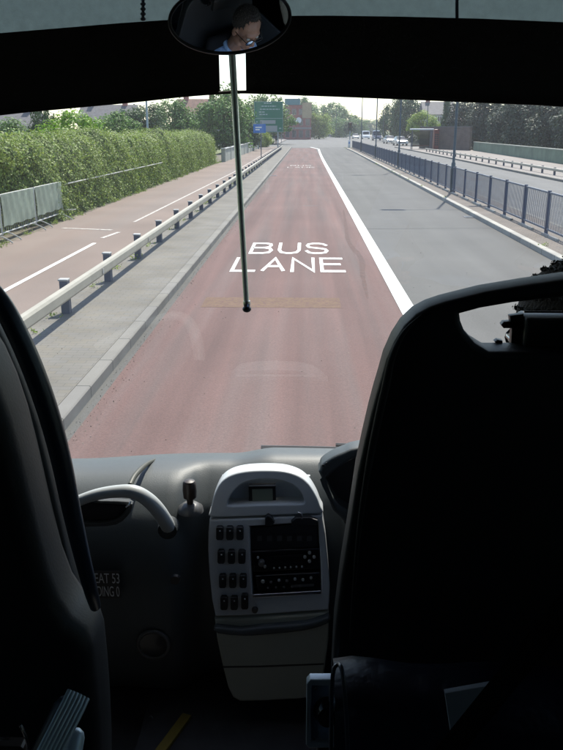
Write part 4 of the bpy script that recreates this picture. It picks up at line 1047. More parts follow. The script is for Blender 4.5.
for s, X in ((-1, XL_), (1, XR_)):
    bm = new(); inn = X - s * .045
    x0, x1 = sorted((X, inn)); yf = wsY(X, 1.5) - .02
    box(bm, (x0, YB, .35), (x1, yf, 1.75)); box(bm, (x0, YB, 2.85), (x1, yf - .2, 3.2))
    sw_ = obj('side_wall', bm, M['panelg'], cb)
    for py in (YB, -5.2, -3.4, -1.6, .15): 
        bm = new(); box(bm, (x0 + .002, py, 1.75), (x1 - .002, py + .12, 2.85)); obj('window_pillar', bm, M['panelg'], cb)
    bm = new(); prism(bm, [(yf - .14, 1.75), (yf - .02, 1.75), (yf - .21, 2.85), (yf - .33, 2.85)], x0 + .002, x1 - .002, 'X'); obj('front_pillar', bm, M['panelg'], cb)
    bm = new(); box(bm, ((x0 + x1) / 2 - .003, YB + .12, 1.75), ((x0 + x1) / 2 + .003, yf - .15, 2.85)); obj('side_window', bm, M['sideglass'], cb)
bm = new(); pr = [(2.02, .84), (2.16, .84), (2.16, 1.40), (2.02, 1.40)]; prism(bm, pr, XL_ + .05, XR_ - .05, 'X'); obj('front_bulkhead', bm, M['dash2'], cb)
# wiper parked along the bottom of the screen
wp = new(); a = Vector((-.12, 0, 1.605)); 
pts = []
for i in range(9):
    x = -.13 + .44 * i / 8; z = 1.513; pts.append((x, wsY(x, z) + .02, z))
tube(wp, pts, .010, 6); w1 = obj('wiper', wp, M['blackp'], cb, 50)
bm = new(); tube(bm, [(.30, wsY(.30, 1.5) + .035, 1.50), (.20, wsY(.20, 1.5) + .04, 1.518), (.10, wsY(.10, 1.5) + .035, 1.522)], [.012, .009, .006], 6); obj('wiper_arm', bm, M['blackp'], w1, 50)
# hand rail and luggage rack edge inside, seen only in the mirror
bm = new(); tube(bm, smooth_path([(XL_ + .25, .2, 1.2), (XL_ + .22, .2, 2.0), (XL_ + .25, .15, 2.95)]), .017, 10); obj('grab_pole', bm, M['handle'], cb, 60)
for s, X in ((-1, XL_ + .05), (1, XR_ - .05)):
    bm = new(); rbox(bm, (min(X, X - s * .35), YB + .1, 2.80), (max(X, X - s * .35), -.2, 2.86), .02); obj('luggage_rack', bm, M['greyp'], cb, 60)
# yellow nosing on the step down to the cab
a = P(186, 716, 1.80); b = P(148, 765, 1.80); zf = .955
def onz(px, py, z): return G(px, py, z)
a = onz(187, 714, zf); b = onz(150, 764, zf); d = (b - a).normalized(); s_ = Vector((-d.y, d.x, 0)) * .013
bm = new(); q = [a - s_, b - s_, b + s_, a + s_]; A = [bm.verts.new(p_) for p_ in q]; B = [bm.verts.new(p_ - Vector((0, 0, .012))) for p_ in q]
bm.faces.new(A); bm.faces.new(B[::-1])
for i in range(4): bm.faces.new((A[i], B[i], B[(i + 1) % 4], A[(i + 1) % 4]))
bmesh.ops.recalc_face_normals(bm, faces=bm.faces[:]); obj('step_edge', bm, M['yellow'], cb)

# ------------------------------------------------------------------ dashboard
da = empty('dashboard', (0, 1.9, .95), label='dark grey moulded coach dashboard with a silver centre console under the windscreen', cat='dashboard')
DO = Vector(da.location)
def dpart(o, par=da):
    """meshes are laid out in world space: shift them under their parent"""
    o.parent = par; o.matrix_parent_inverse = Matrix.Translation(-DO); return o
prof = [(2.30, 1.47), (2.22, 1.535), (2.15, 1.572), (2.08, 1.590), (2.02, 1.593), (1.97, 1.588), (1.925, 1.570), (1.885, 1.535), (1.855, 1.49), (1.835, 1.43), (1.82, 1.36), (1.815, 1.2), (1.83, 1.05), (1.90, .94)]
def sst(a, b, x): t = min(1, max(0, (x - a) / (b - a))); return t * t * (3 - 2 * t)
bm = new(); rows = []; NX = 110
for i in range(NX + 1):
    x = XL_ + .05 + (XR_ - XL_ - .1) * i / NX; row = []
    c = sst(-.345, -.265, x) * (1 - sst(.10, .17, x)); left = 1 - sst(-.20, -.08, x)
    for j, (y, z) in enumerate(prof):
        front = sst(2.1, 1.9, y)
        yy = y + .07 * c * front - .16 * ((x + .1) / 1.25) ** 2 * sst(1.9, 2.2, y); zz = z - .018 * left * sst(1.45, 1.55, z) 
        # left flank swells gently into the centre stack
        yy -= .012 * math.exp(-((x + .36) / .07) ** 2) * sst(1.5, 1.3, z)
        zz -= .012 * math.exp(-((x + .62) / .18) ** 2) * sst(1.5, 1.58, z)
        row.append(bm.verts.new((x, yy, zz)))
    rows.append(row)
for a, b in zip(rows, rows[1:]):
    for j in range(len(prof) - 1): bm.faces.new((a[j], a[j + 1], b[j + 1], b[j]))
bmesh.ops.subdivide_edges(bm, edges=bm.edges[:], cuts=1, smooth=1, use_grid_fill=True)
bmesh.ops.recalc_face_normals(bm, faces=bm.faces[:]); dpart(obj('dash_shell', bm, M['dash'], None, 50))
CY = lambda y: float(np.interp(y, [440, 471, 495, 515, 560, 616, 660, 705], [1.955, 1.925, 1.90, 1.882, 1.843, 1.805, 1.785, 1.76]))
CYo = lambda d: (lambda y: CY(y) + d)
# silver top piece with an arched pocket
top = [(210.5, 517), (210.8, 511), (211.6, 504), (215, 493), (221, 482), (231, 475), (246, 471.3), (265, 470.3), (284, 471.3), (299, 476), (309, 484), (316, 495), (320, 505), (322, 513.5), (300, 514.5), (265, 516), (238, 517)]
pocket = [(227.5, 504), (230, 497), (236, 489), (246, 482.5), (262, 479.8), (278, 480.5), (292, 485), (300, 492), (304, 500), (303.5, 503.5), (296, 504.3), (262, 505), (232, 506)]
cons = dpart(plate('console_top', [top, pocket], CY, .05, .004, M['silverp'], smoothing=4))
cons.data.name = 'console_top'
def sub(o): o.parent = cons; o.matrix_parent_inverse = Matrix.Identity(4); return o
def raw(o, par):      # child of a part whose mesh is already in world space
    o.parent = par; return o
raw(plate('pocket_back', [[(222, 476), (310, 476), (310, 509), (222, 509)]], CYo(.040), .01, .001, M['silverp']), cons)
ds = raw(plate('display', [[(248.5, 486.5), (275.5, 486), (276, 504.5), (249, 505)]], CYo(.022), .02, .0015, M['blackp']), cons)
raw(plate('display_screen', [[(252, 489.5), (272.5, 489), (273, 501.5), (252.5, 502)]], CYo(.0205), .002, .0003, M['lcd']), cons)
# lower silver panel with the radio opening
pan = [(209.5, 520), (237, 519), (265, 518), (300, 516.3), (322.5, 515.5), (325.5, 535), (328, 560), (329.8, 585), (329.5, 600), (328.5, 610), (300, 612), (265, 614.5), (240, 615.8), (215.5, 616.5), (212, 600), (209.5, 575), (208, 550), (208.3, 533)]
hole = [(249.5, 526.5), (318, 522), (320.5, 560), (321.5, 592.5), (290, 594.5), (252.5, 596.5), (250.5, 560)]
pn = dpart(plate('console_panel', [pan, hole], CY, .05, .004, M['silverp']))
for r_, (yy, xs_) in enumerate(((534, (219.6, 229.6, 239.8)), (557.7, (221, 231.3, 241.7)), (582, (222.4, 232.6, 243)), (604, (223.8, 234, 244.6)))):
    for k, x in enumerate(xs_):
        hh = 6.6 if r_ != 3 or k < 2 else 7.4; yc = yy - (0 if r_ != 3 or k < 2 else 1.5)
        sq = [(x - 3.6, yc - hh + 1.5), (x - 2.4, yc - hh), (x + 2.4, yc - hh), (x + 3.6, yc - hh + 1.5), (x + 3.6, yc + hh - 1.5), (x + 2.4, yc + hh), (x - 2.4, yc + hh), (x - 3.6, yc + hh - 1.5)]
        s1 = raw(plate('switch', [sq], CYo(-.011), .014, .0025, M['blackp']), pn)
        bm = new(); pp = P(x + .3, yc - hh * .45, CY(yc) - .0125); ell(bm, pp, (.0022, .0012, .0022), n=8); obj('switch_mark', bm, M['silverp'], pn)
bm = new(); pp = P(255, 609, CY(609)); lathe(bm, [(.007, -.010), (.008, -.006), (.008, .0)], pp, 16, 'Y'); raw(obj('socket', bm, M['blackp'], None, 40), pn)
raw(plate('recess_back', [[(246, 522), (322, 518), (325, 597), (249, 600)]], CYo(.046), .01, .001, M['blackp']), pn)
raw(plate('recess_lip', [[(252.5, 594.8), (290, 592.8), (321, 590.8), (321.2, 594), (290, 596), (252.8, 598)]], CYo(-.004), .035, .0012, M['chrome']), pn)
# three units in the opening
ra = dpart(plate('radio_stack', [[(251, 527.5), (317.5, 523), (318.6, 541), (319.6, 547), (252, 550)]], CYo(.018), .03, .002, M['blackp']))
raw(plate('radio_unit', [[(252, 551.5), (319.8, 548), (320.5, 569), (253, 572)]], CYo(.010), .03, .0025, M['blackgloss']), ra)
raw(plate('radio_display', [[(268, 556.5), (303, 554.7), (303.3, 563), (268.3, 564.7)]], CYo(.0085), .002, .0003, M['blackgloss']), ra)
def rk(px, py, r, d, m, nm='button', off=-.002):
    bm = new(); pp = P(px, py, CY(py) + off); lathe(bm, [(r * .8, -d), (r, -d * .7), (r, .0)], pp, 14, 'Y'); return raw(obj(nm, bm, m, None, 40), ra)
rk(261.5, 561.5, .0085, .016, M['greyp'], 'knob', .008)
for a in range(4): rk(309.5 + 4.6 * math.cos(a * math.pi / 2), 556.5 + 4.2 * math.sin(a * math.pi / 2), .0042, .006, M['handle'], 'button', .007)
rk(265, 566, .004, .006, M['handle'], 'button', .008); rk(258, 557, .003, .006, M['handle'], 'button', .008)
for k in range(6): rk(274 + k * 5.6, 567.8 - k * .3, .0025, .004, M['handle'], 'button', .008)
raw(plate('player_unit', [[(255, 576), (319.5, 572.5), (321, 589), (258, 591.5)]], CYo(.006), .03, .0025, M['blackgloss']), ra)
for k in range(7): rk(263 + k * 8.0, 581 - k * .6 + (1.2 if k % 2 else 0), .0048 if k < 1 else .0036, .005, M['handle'] if k % 2 == 0 or k > 3 else M['greyp'], 'button', .005)
for k in range(5): rk(268 + k * 8, 587.4 - k * .4, .0028, .004, M['greyp'], 'button', .005)
raw(plate('slot', [[(292, 585.5), (314, 584.2), (314, 586.2), (292, 587.5)]], CYo(.004), .003, .0003, M['greyp']), ra)
for k in range(6): raw(plate('button', [[(257 + k * 10, 536), (262 + k * 10, 535.6), (262 + k * 10, 541), (257 + k * 10, 541.4)]], CYo(.0165), .003, .0008, M['greyp']), ra)
# clips at the top of the opening
raw(plate('clip', [[(265, 518), (268, 515.5), (272, 518), (274.5, 523), (272, 526), (265, 526)]], CYo(-.014), .016, .002, M['blackp']), ra)
raw(plate('clip', [[(291, 522), (296, 518), (310, 517.5), (317.5, 520.5), (317, 525), (292, 526)]], CYo(-.012), .014, .002, M['blackp']), ra)
bm = new(); tube(bm, [P(302, 519, CY(519) - .012), P(301.5, 513.5, CY(514) - .010), P(298, 512.2, CY(512) - .006)], .0016, 6); raw(obj('hook', bm, M['chrome'], None, 60), ra)
# storage bin below
bn = dpart(plate('storage_bin', [[(214.5, 619), (250, 618), (300, 614.8), (329, 612.5), (328.5, 640), (325, 668), (322, 690), (316, 697), (300, 699.5), (262, 701.5), (240, 702), (233, 698), (228, 688), (222, 664), (217, 640)]], CY, .06, .006, M['bin']))
raw(plate('bin_lip', [[(215.5, 628), (240, 630.5), (262, 628), (290, 626), (312, 623), (328.5, 617.5), (328.5, 624), (312, 630), (290, 633.5), (262, 636), (244, 637), (217.5, 634.5)]], CYo(-.018), .03, .007, M['dash'], smoothing=2), bn)
raw(plate('bin_seam', [[(223, 666.6), (260, 666), (324, 663.5), (324, 664.8), (260, 667.5), (223.4, 668)]], CYo(-.0015), .003, .0004, M['blackp']), bn)
# instrument hood at the right
hd = dpart(plate('instrument_hood', [[(321, 478), (320, 470), (322.5, 464.5), (333, 457.5), (345, 452.5), (357, 448.5), (400, 443), (460, 441), (520, 445), (570, 455), (590, 480), (596, 540), (470, 556), (350, 528)],
     [(326, 485), (330, 477), (340, 467.5), (360, 457.5), (400, 451), (460, 449), (515, 453), (555, 462), (572, 484), (578, 530), (470, 544), (357, 517)]], 1.84, .06, .010, M['dash'], smoothing=3))
raw(plate('instrument_panel', [[(323, 474), (360, 455), (460, 449), (560, 462), (584, 545), (460, 552), (345, 524)]], 1.89, .01, .001, M['blackp']), hd)
for px in (420, 490):
    bm = new(); pp = P(px, 490, 1.885); lathe(bm, [(.05, -.01), (.055, -.008), (.055, .0)], pp, 24, 'Y'); raw(obj('dial', bm, M['blackgloss'], None, 40), hd)
for (px, py) in ((323, 462.5), (326.5, 460.5)):
    bm = new(); ell(bm, P(px, py + 3, 1.84), (.003, .002, .003), n=8); raw(obj('screw', bm, M['blackp'], None, 60), hd)
# grab handle
hp_ = [(40, 520), (62, 508), (78, 501), (97, 494.5), (118, 491.3), (134, 492), (147, 499), (157, 509), (164, 519), (168, 526)]
Yh = [1.74, 1.735, 1.73, 1.725, 1.715, 1.71, 1.715, 1.735, 1.765, 1.80]
bm = new(); tube(bm, smooth_path([P(a, b, c) for (a, b), c in zip(hp_, Yh)], 6), [.013 + .005 * sst(10, 40, i) for i in range(55)], 14); dpart(obj('grab_handle', bm, M['handle'], None, 70))
bm = new(); pe = P(168.5, 527, 1.815); lathe(bm, [(.024, -.02), (.026, -.008), (.026, .012)], pe, 20, 'Y'); dpart(obj('handle_base', bm, M['dash2'], None, 50))
# scooped vent with a pale rim under the handle
vt = dpart(plate('vent', [[(70, 499), (100, 501), (128, 502), (132, 508), (127, 517), (116, 525), (95, 527), (72, 524)], [(76, 502), (100, 504), (124, 505), (127, 508), (122, 515), (113, 521), (95, 523), (76, 520)]], 1.815, .02, .003, M['dash2'], smoothing=2))
raw(plate('vent_core', [[(72, 500), (126, 503), (128, 508), (114, 523), (72, 522)]], 1.826, .004, .0005, M['blackgloss']), vt)
bm = new(); tube(bm, smooth_path([P(126.5, 507, 1.808), P(129.5, 505, 1.805), P(131, 501.5, 1.808)]), .0035, 6); raw(obj('vent_tab', bm, M['chrome'], None, 60), vt)
# seam on the dash top: raised olive welt
bm = new(); pts = [P(155.5, 459.5, 2.07), P(147, 464, 2.0), P(140, 470, 1.945), P(134, 477, 1.90), P(130, 485, 1.862)]; tube(bm, smooth_path(pts, 5), [.0045 + .0025 * sst(0, 10, i) for i in range(21)], 8); dpart(obj('dash_seam', bm, M['seamm'], None, 60))
# knob
bm = new(); k0 = P(190.5, 507, 1.885); bmk = new(); lathe(bmk, [(.034, .0), (.032, .012), (.022, .020), (.016, .024)], k0 - Vector((0, 0, .012)), 20); kb = dpart(obj('knob_base', bmk, M['greyp'], None, 50))
bmk = new(); lathe(bmk, [(.008, .0), (.009, .022), (.017, .026), (.0185, .045), (.0175, .066), (.014, .072), (.005, .075)], k0 + Vector((0, -.004, .004)), 16); dpart(obj('brake_knob', bmk, M['brown'], None, 40))
# left lower panel: arched rib, speaker ring, capacity plate
spc = P(153.5, 645, 1.80)
bm = new(); tube(bm, [spc + Vector((.041 * math.cos(a), 0, .041 * math.sin(a))) for a in [i * 2 * math.pi / 32 for i in range(33)]], .006, 8, cap=False); sp = dpart(obj('speaker_ring', bm, M['greyp'], None, 60))
bm = new(); lathe(bm, [(.036, -.002), (.038, .004)], spc, 28, 'Y'); raw(obj('speaker_cone', bm, M['blackgloss'], None, 40), sp)
bm = new(); lathe(bm, [(.012, -.003), (.014, .006)], P(175, 580, 1.79), 20, 'Y'); dpart(obj('blank_plug', bm, M['blackp'], None, 40))
bm = new(); a = P(50, 570, 1.797); b = P(121, 599, 1.797); rbox(bm, (a.x, 1.797, b.z), (b.x, 1.800, a.z), .001, 1); pl_ = dpart(obj('capacity_plate', bm, M['blackp'], None)); pl_['label'] = 'black plate reading SEAT 53 STANDING 0 in pale letters'
for s_, (px0, px1, py0, py1) in (('SEAT 53', (91, 119, 573.5, 583)), ('STANDING 0', (80, 119, 586.5, 596))):
    me = text_mesh(s_, 1, 1); a = P(px0, py1, 1.7955); b = P(px1, py0, 1.7955)
    for v in me.vertices: v.co = (a.x + (v.co.x + .5) * (b.x - a.x), 1.7955, a.z + (v.co.y + .5) * (b.z - a.z))
    raw(link_mesh('lettering', me, M['signwhite']), pl_)
# small bright fitting by the floor
bm = new(); tube(bm, smooth_path([P(150, 716, 1.77), P(156, 722, 1.765), P(168, 724, 1.76), P(178, 722, 1.77)]), .004, 8); dpart(obj('floor_clip', bm, M['greyp'], None, 60))
bm = new(); ell(bm, P(223, 724, 1.8), (.003, .003, .003), n=8); dpart(obj('screw_head', bm, M['chrome'], None))

# ------------------------------------------------------------------ blinds, mirror, rod
bl = empty('sun_blind', (0, 1.86, 2.6), label='wide black sun blind across the windscreen top, with a narrow slot behind the rod', cat='blind'); BO = Vector(bl.location)
topb = [(-260, 62), (-120, 45), (0, 33), (60, 28), (120, 23), (180, 19), (232, 16), (330, 15.5), (400, 16.5), (480, 18.5), (563, 22), (680, 29), (800, 38)]
botb = [(800, 132), (680, 118), (563, 106.5), (480, 102.5), (400, 99), (330, 96.2), (290, 94.8), (245.5, 93.2), (219, 94), (180, 97), (130, 102.5), (60, 109), (0, 115), (-120, 131), (-260, 152)]
slot = [(218, 24), (245, 24), (246, 90.5), (219.8, 91.2)]
o = plate('panel', [topb + botb, slot], 1.80, .006, .0012, M['blind']); o.parent = bl; o.matrix_parent_inverse = Matrix.Translation(-BO)
bm = new(); tube(bm, smooth_path([P(a, b - 1.2, 1.797) for a, b in botb[::-1]], 3), .0035, 6); h_ = obj('hem', bm, M['blind'], bl, 60); h_.matrix_parent_inverse = Matrix.Translation(-BO)
pb_ = empty('upper_blind', (0, 1.84, 2.8), label='pale grey translucent blind above the black sun blind', cat='blind'); PO = Vector(pb_.location)
o = plate('fabric', [[(-260, -160), (800, -160)] + [(x, y + 5) for x, y in topb[::-1]]], 1.835, .003, .0005, M['fabric']); o.parent = pb_; o.matrix_parent_inverse = Matrix.Translation(-PO)
for px in (-60, 143, 457):
    bm = new(); tube(bm, [P(px, -120, 1.825), P(px, 20, 1.825)], .0035, 6)
    if px == 143:
        for k in range(6): ell(bm, P(px, -6 + 5 * k, 1.823), (.006, .004, .004), n=8)
    h_ = obj('seam', bm, M['postdark'], pb_, 60); h_.matrix_parent_inverse = Matrix.Translation(-PO)
bm = new(); a = P(-260, 0, 1.79); rbox(bm, (XL_ + .1, 1.70, 2.905), (XR_ - .1, 1.79, 2.99), .02); h_ = obj('header_rail', bm, M['blackp'], pb_, 50); h_.matrix_parent_inverse = Matrix.Translation(-PO)

mr = empty('interior_mirror', (0, 0, 0), label='oval convex interior mirror reflecting the driver at the top of the windscreen', cat='mirror')
mc = P(231, 20, 1.60); mr.location = mc
headw = dr_off + hc
hit = P(253, 35, 1.60)
n_ = ((Vector((0, 0, H)) - hit).normalized() + (headw + Vector((0, .02, .0)) - hit).normalized()).normalized()
Rc = .95; n_ = (n_ - (hit - mc) / Rc).normalized()
# glass: ellipse as seen from the seat, domed towards the cab
right = Vector((1, 0, 0)); right = (right - n_ * right.dot(n_)).normalized(); upv = n_.cross(right) * -1
if upv.z < 0: upv = -upv
NR, NA = 12, 64
vdir = (mc - Vector((0, 0, H))).normalized()
def on_mirror(px, py):     # where the sight line through a pixel meets the mirror's own plane
    d = Vector(ray(px, py)); t = (mc - Vector((0, 0, H))).dot(n_) / d.dot(n_); return Vector((0, 0, H)) + d * t
bm = new(); cen = bm.verts.new((0, 0, 0)); rows = []
ea, eb, et = 60.5, 34.0, R(-4)
def epx(r, a): x, y = ea * r * math.cos(a), eb * r * math.sin(a); return (230.8 + x * math.cos(et) - y * math.sin(et), 19.5 + x * math.sin(et) + y * math.cos(et))
edge = 0
for k in range(1, NR + 1):
    row = []
    for i in range(NA):
        p_ = on_mirror(*epx(k / NR, 2 * math.pi * i / NA)) - mc; s2 = p_.length_squared; row.append(bm.verts.new(p_ - n_ * (s2 / (2 * Rc))))
    rows.append(row)
for i in range(NA): bm.faces.new((cen, rows[0][i], rows[0][(i + 1) % NA]))
for a, b in zip(rows, rows[1:]):
    for i in range(NA): bm.faces.new((a[i], b[i], b[(i + 1) % NA], a[(i + 1) % NA]))
bmesh.ops.recalc_face_normals(bm, faces=bm.faces[:])
rim = [v.co.copy() for v in rows[-1]]
obj('mirror_glass', bm, M['mirror'], mr, 80)
bm = new(); tube(bm, rim + [rim[0]], .0034, 8, cap=False); obj('frame', bm, M['blackp'], mr, 60)
bm = new(); bc = bm.verts.new(-n_ * .04)
rv = [bm.verts.new(p_ - n_ * .002) for p_ in rim]; rv2 = [bm.verts.new(p_ * .75 - n_ * .032) for p_ in rim]
for i in range(NA): j = (i + 1) % NA; bm.faces.new((rv[i], rv[j], rv2[j], rv2[i])); bm.faces.new((rv2[i], rv2[j], bc))
bmesh.ops.recalc_face_normals(bm, faces=bm.faces[:]); obj('back_shell', bm, M['blackp'], mr, 60)
bm = new(); tube(bm, smooth_path([-n_ * .03, Vector((.02, .10, .10)), Vector((.03, .12, 2.93 - mc.z))], 5), .011, 8); obj('arm', bm, M['blackp'], mr, 60)

rd = empty('blind_rod', tuple(P(232, 54, 1.74)), label='long thin grey rod hanging before the windscreen below the oval mirror, with a black tip', cat='rod')
a0 = Vector(rd.location); b0 = P(246.8, 309, 1.70) - a0; t0 = P(231.3, 22, 1.745) - a0
bm = new(); tube(bm, [t0, Vector((0, 0, 0)), b0], [.0072, .0072, .0060], 14); obj('rod', bm, M['rod'], rd, 60)
bm = new(); ell(bm, b0, (.0098, .0098, .0075), n=14); obj('tip', bm, M['blackp'], rd, 60)
bm = new(); lathe(bm, [(.0075, -.006), (.0085, 0), (.0075, .006)], b0 + Vector((0, 0, .012)), 14); obj('collar', bm, M['chrome'], rd, 60)
bm = new(); tube(bm, [t0, Vector((t0.x, t0.y + .01, 2.92 - a0.z))], .006, 8); obj('hanger', bm, M['blackp'], rd, 60)

# ------------------------------------------------------------------ driver's seat
ds = empty('driver_seat', (SX, .95, 1.0), label="tall black driver's seat with an open headrest frame, at the right", cat='seat'); SO = Vector(ds.location)
def spart(o, par, off): o.parent = par; o.matrix_parent_inverse = Matrix.Translation(-off); return o
outer = [(330, 760), (330.5, 700), (331.5, 655), (334, 610), (340, 560), (348, 510), (355.5, 460), (362, 430), (368.5, 402), (373, 385), (378, 368), (383, 350), (391, 332), (400, 318), (412, 306.5), (425, 299.5), (440, 294.5), (478, 285), (520, 278), (563, 271.8), (610, 268), (660, 268), (700, 272), (740, 280), (775, 294), (795, 316), (805, 345), (812, 380), (822, 430), (838, 520), (850, 620), (856, 760)]
hole_ = [(459.5, 313.5), (480, 308), (512, 302.5), (563, 296.5), (610, 293.5), (660, 294), (700, 298), (722, 305), (718, 328), (708, 343), (690, 352), (640, 353), (563, 352), (520, 351.5), (489, 351.5), (475, 343), (464.5, 331), (460.5, 321)]
spart(slab('backrest', [(outer, .945), (hole_, .905)], .90, .052, .007, M['seat']), ds, SO)
# padded cushion face on the driver's side and a sewn fold down the left edge
bm = new(); rbox(bm, (.225, 1.01, 1.30), (.705, 1.06, 2.02), .024, 3); spart(obj('back_cushion', bm, M['seatf'], None, 50), ds, SO)
bm = new(); rbox(bm, (SX - .25, 1.0, 1.18), (SX + .25, 1.50, 1.31), .04, 3); spart(obj('seat_cushion', bm, M['seatf'], None, 50), ds, SO)
bm = new(); box(bm, (SX - .16, 1.03, .945), (SX + .16, 1.38, 1.18)); spart(obj('pedestal', bm, M['blackp']), ds, SO)
fold = smooth_path([P(422, 315, .893), P(404, 333, .890), (P(392, 358, .889)), P(386, 385, .889), P(378, 420, .889), P(368, 470, .889), P(358, 540, .889), P(350, 640, .889)], 6)
bm = new(); tube(bm, fold, [.0012 + .004 * math.sin(math.pi * i / (len(fold) - 1)) for i in range(len(fold))], 8); spart(obj('fold', bm, M['seat'], None, 60), ds, SO)
# mechanism box in the headrest with two bright strips, lugs at its left
a = P(521, 313.5, .955); b = P(700, 352, .955)
bm = new(); rbox(bm, (a.x, .93, b.z - .03), (b.x, .975, a.z), .004); mb_ = spart(obj('headrest_box', bm, M['blackp'], None, 50), ds, SO)
for (x0, x1, yy) in ((524, 690, 311.8), (529, 690, 348.3)):
    a = P(x0, yy, .927); b = P(x1, yy - 1, .927); bm = new(); tube(bm, [a, Vector((b.x, a.y, a.z))], .0014, 6); raw(obj('bright_strip', bm, M['chrome'], None, 60), mb_)
for lp in ([(501.5, 325), (504, 322), (512, 321.5), (523, 322), (523, 328.5), (512, 328.5), (504, 328.5)], [(510, 316), (524, 314), (524, 350), (511, 350), (512, 330)], [(495, 342), (498, 340), (503, 341), (503, 344), (497, 344.5)], [(486, 346), (491, 349), (497, 347.5), (503, 345), (512, 345), (512, 353), (487, 352.5)]):
    raw(plate('lug', [lp], .945, .012, .002, M['blackp']), mb_)
# seat side control box at the lower left
cbx = empty('control_box', tuple(P(318, 714, .86)), label="small metal framed control box with a black knob low beside the driver's seat", cat='control box'); KO = Vector(cbx.location)
fr2 = spart(plate('frame', [[(306.5, 684), (310, 680), (334, 680), (334, 748), (309, 748.5), (306, 745)], [(311.5, 686), (329, 686), (329, 743), (311, 743)]], .86, .014, .0022, M['boxrim']), cbx, KO)
spart(plate('face_plate', [[(310, 684), (331, 684), (331, 745), (310, 745)]], .868, .004, .0005, M['steelblue']), cbx, KO)
for q in ((315.5, 688.5), (314, 740)):
    bm = new(); ell(bm, P(*q, .866), (.0022, .002, .0022), n=10); spart(obj('screw', bm, M['chrome'], None, 60), cbx, KO)
bm = new(); kq = P(327, 711, .866); lathe(bm, [(.004, -.016), (.012, -.013), (.016, -.004), (.018, .0)], kq, 20, 'Y')
for v in bm.verts: v.co.z = kq.z + (v.co.z - kq.z) * 1.25
spart(obj('knob', bm, M['blackgloss'], None, 40), cbx, KO)
bm = new(); rbox(bm, (KO.x + .0, .88, KO.z - .12), (KO.x + .03, .90, KO.z + .0), .004); spart(obj('bracket', bm, M['blackp'], None), cbx, KO)

# the passenger seat in front of the camera, behind the driver
ps = empty('passenger_seat', (.42, .68, 1.2), label="dark navy padded seat with a piped edge behind the driver's seat, at the bottom right", cat='seat'); QO = Vector(ps.location)
a = P(334, 664, .70)
bm = new(); z1 = P(350, 657, .74).z; x0_ = P(334, 700, .72).x; grid = []
NXg, NYg = 30, 16
rows = []
for j in range(NYg + 1):
    v = j / NYg; row = []
    for i in range(NXg + 1):
        u = i / NXg; x = x0_ + .62 * u; e = min(u, 1 - u) * 20
        # section: front face up, over the top, down the back
        if v < .5: y = .66; z = 1.16 + (z1 - 1.16 - .03) * v / .5
        else: t = (v - .5) / .5 * math.pi; y = .66 + .05 - .05 * math.cos(t); z = z1 - .03 + .03 * math.sin(t)
        z += -.018 * math.exp(-e) + .004 * math.sin(x * 40) * (v > .4); y += .02 * math.exp(-e * .6) + .004 * math.sin(x * 23 + z * 30)
        row.append(bm.verts.new((x, y, z)))
    rows.append(row)
for a_, b_ in zip(rows, rows[1:]):
    for i in range(NXg): bm.faces.new((a_[i], a_[i + 1], b_[i + 1], b_[i]))
bmesh.ops.solidify(bm, geom=bm.faces[:], thickness=-.02); spart(obj('cushion', bm, M['navycloth'], None, 60), ps, QO)
pip = smooth_path([P(331, 752, .69), P(331.5, 715, .69), P(332, 685, .69), P(334, 669, .692), P(338, 664.5, .70), P(341, 667, .69), P(343.5, 680, .68), P(346, 710, .672), P(348, 752, .668)], 5)
bm = new(); tube(bm, pip, .0022, 8); spart(obj('piping', bm, M['piping'], None, 60), ps, QO)
bm = new(); rbox(bm, (x0_ + .02, .70, 1.0), (x0_ + .60, .76, 1.18), .02); spart(obj('base', bm, M['blackp'], None, 50), ps, QO)
bk = plate('booklet', [[(445, 693.5), (504, 683), (500, 700), (470, 736), (455, 762)]], .60, .006, .001, M['card']); tag(bk, 'dull grey booklet tucked by the navy seat behind the diagonal belt', 'booklet')
bt = new(); pa, pb2 = P(575, 596, .585), P(432, 772, .565); d = (pb2 - pa).normalized(); w = Vector((-d.z, 0, d.x)).normalized() * .0115
q = [pa + w, pb2 + w, pb2 - w, pa - w]; A = [bt.verts.new(p_) for p_ in q]; bt.faces.new(A); bmesh.ops.solidify(bt, geom=bt.faces[:], thickness=.0015)
tag(obj('seat_belt', bt, M['seatf'], None), 'black webbing seat belt running diagonally across the bottom right corner', 'seat belt')

# ------------------------------------------------------------------ guide seat at the left
gs = empty('courier_seat', tuple(P(-60, 700, .78)), label='black courier seat with a curved tube down its right edge, at the left', cat='seat'); UO = Vector(gs.location)
edge_r = [(-140, 270), (-70, 283), (-30, 300), (-8, 322), (6, 345), (18, 372), (29, 405), (38, 440), (46, 475), (54, 510), (63, 545), (73, 572), (85, 590), (99, 601), (105, 620), (108.5, 655), (111, 690), (112.5, 730), (113, 800)]
edge_l = [(-560, 800), (-556, 690), (-548, 620), (-530, 540), (-505, 460), (-480, 390), (-440, 320), (-380, 280), (-300, 262)]
spart(slab('backrest', [(edge_r + edge_l, .80)], .73, .085, .022, M['seat']), gs, UO)
bsh = [(-140, 262), (-60, 268), (-22, 284), (-2, 308), (15, 341), (30, 376), (44, 418), (55, 463), (66, 511), (76, 556), (86, 592), (94, 612), (102, 660), (106, 800), (-300, 800), (-300, 270)]
spart(slab('back_shell', [(bsh, .83)], .80, .03, .010, M['seat']), gs, UO)
tb = smooth_path([P(-50, 262, .72), P(-22, 278, .72), P(0, 302, .72), P(18, 335, .72), P(34, 372, .72), P(49, 415, .72), P(61, 460, .72), (P(71, 508, .72)), P(81, 552, .722), P(90, 588, .73), P(95, 606, .76)], 5)
bm = new(); tube(bm, tb, [.0062 + .0042 * math.sin(math.pi * min(1, (i + 6) / 56)) for i in range(len(tb))], 14); spart(obj('side_tube', bm, M['piping'], None, 60), gs, UO)
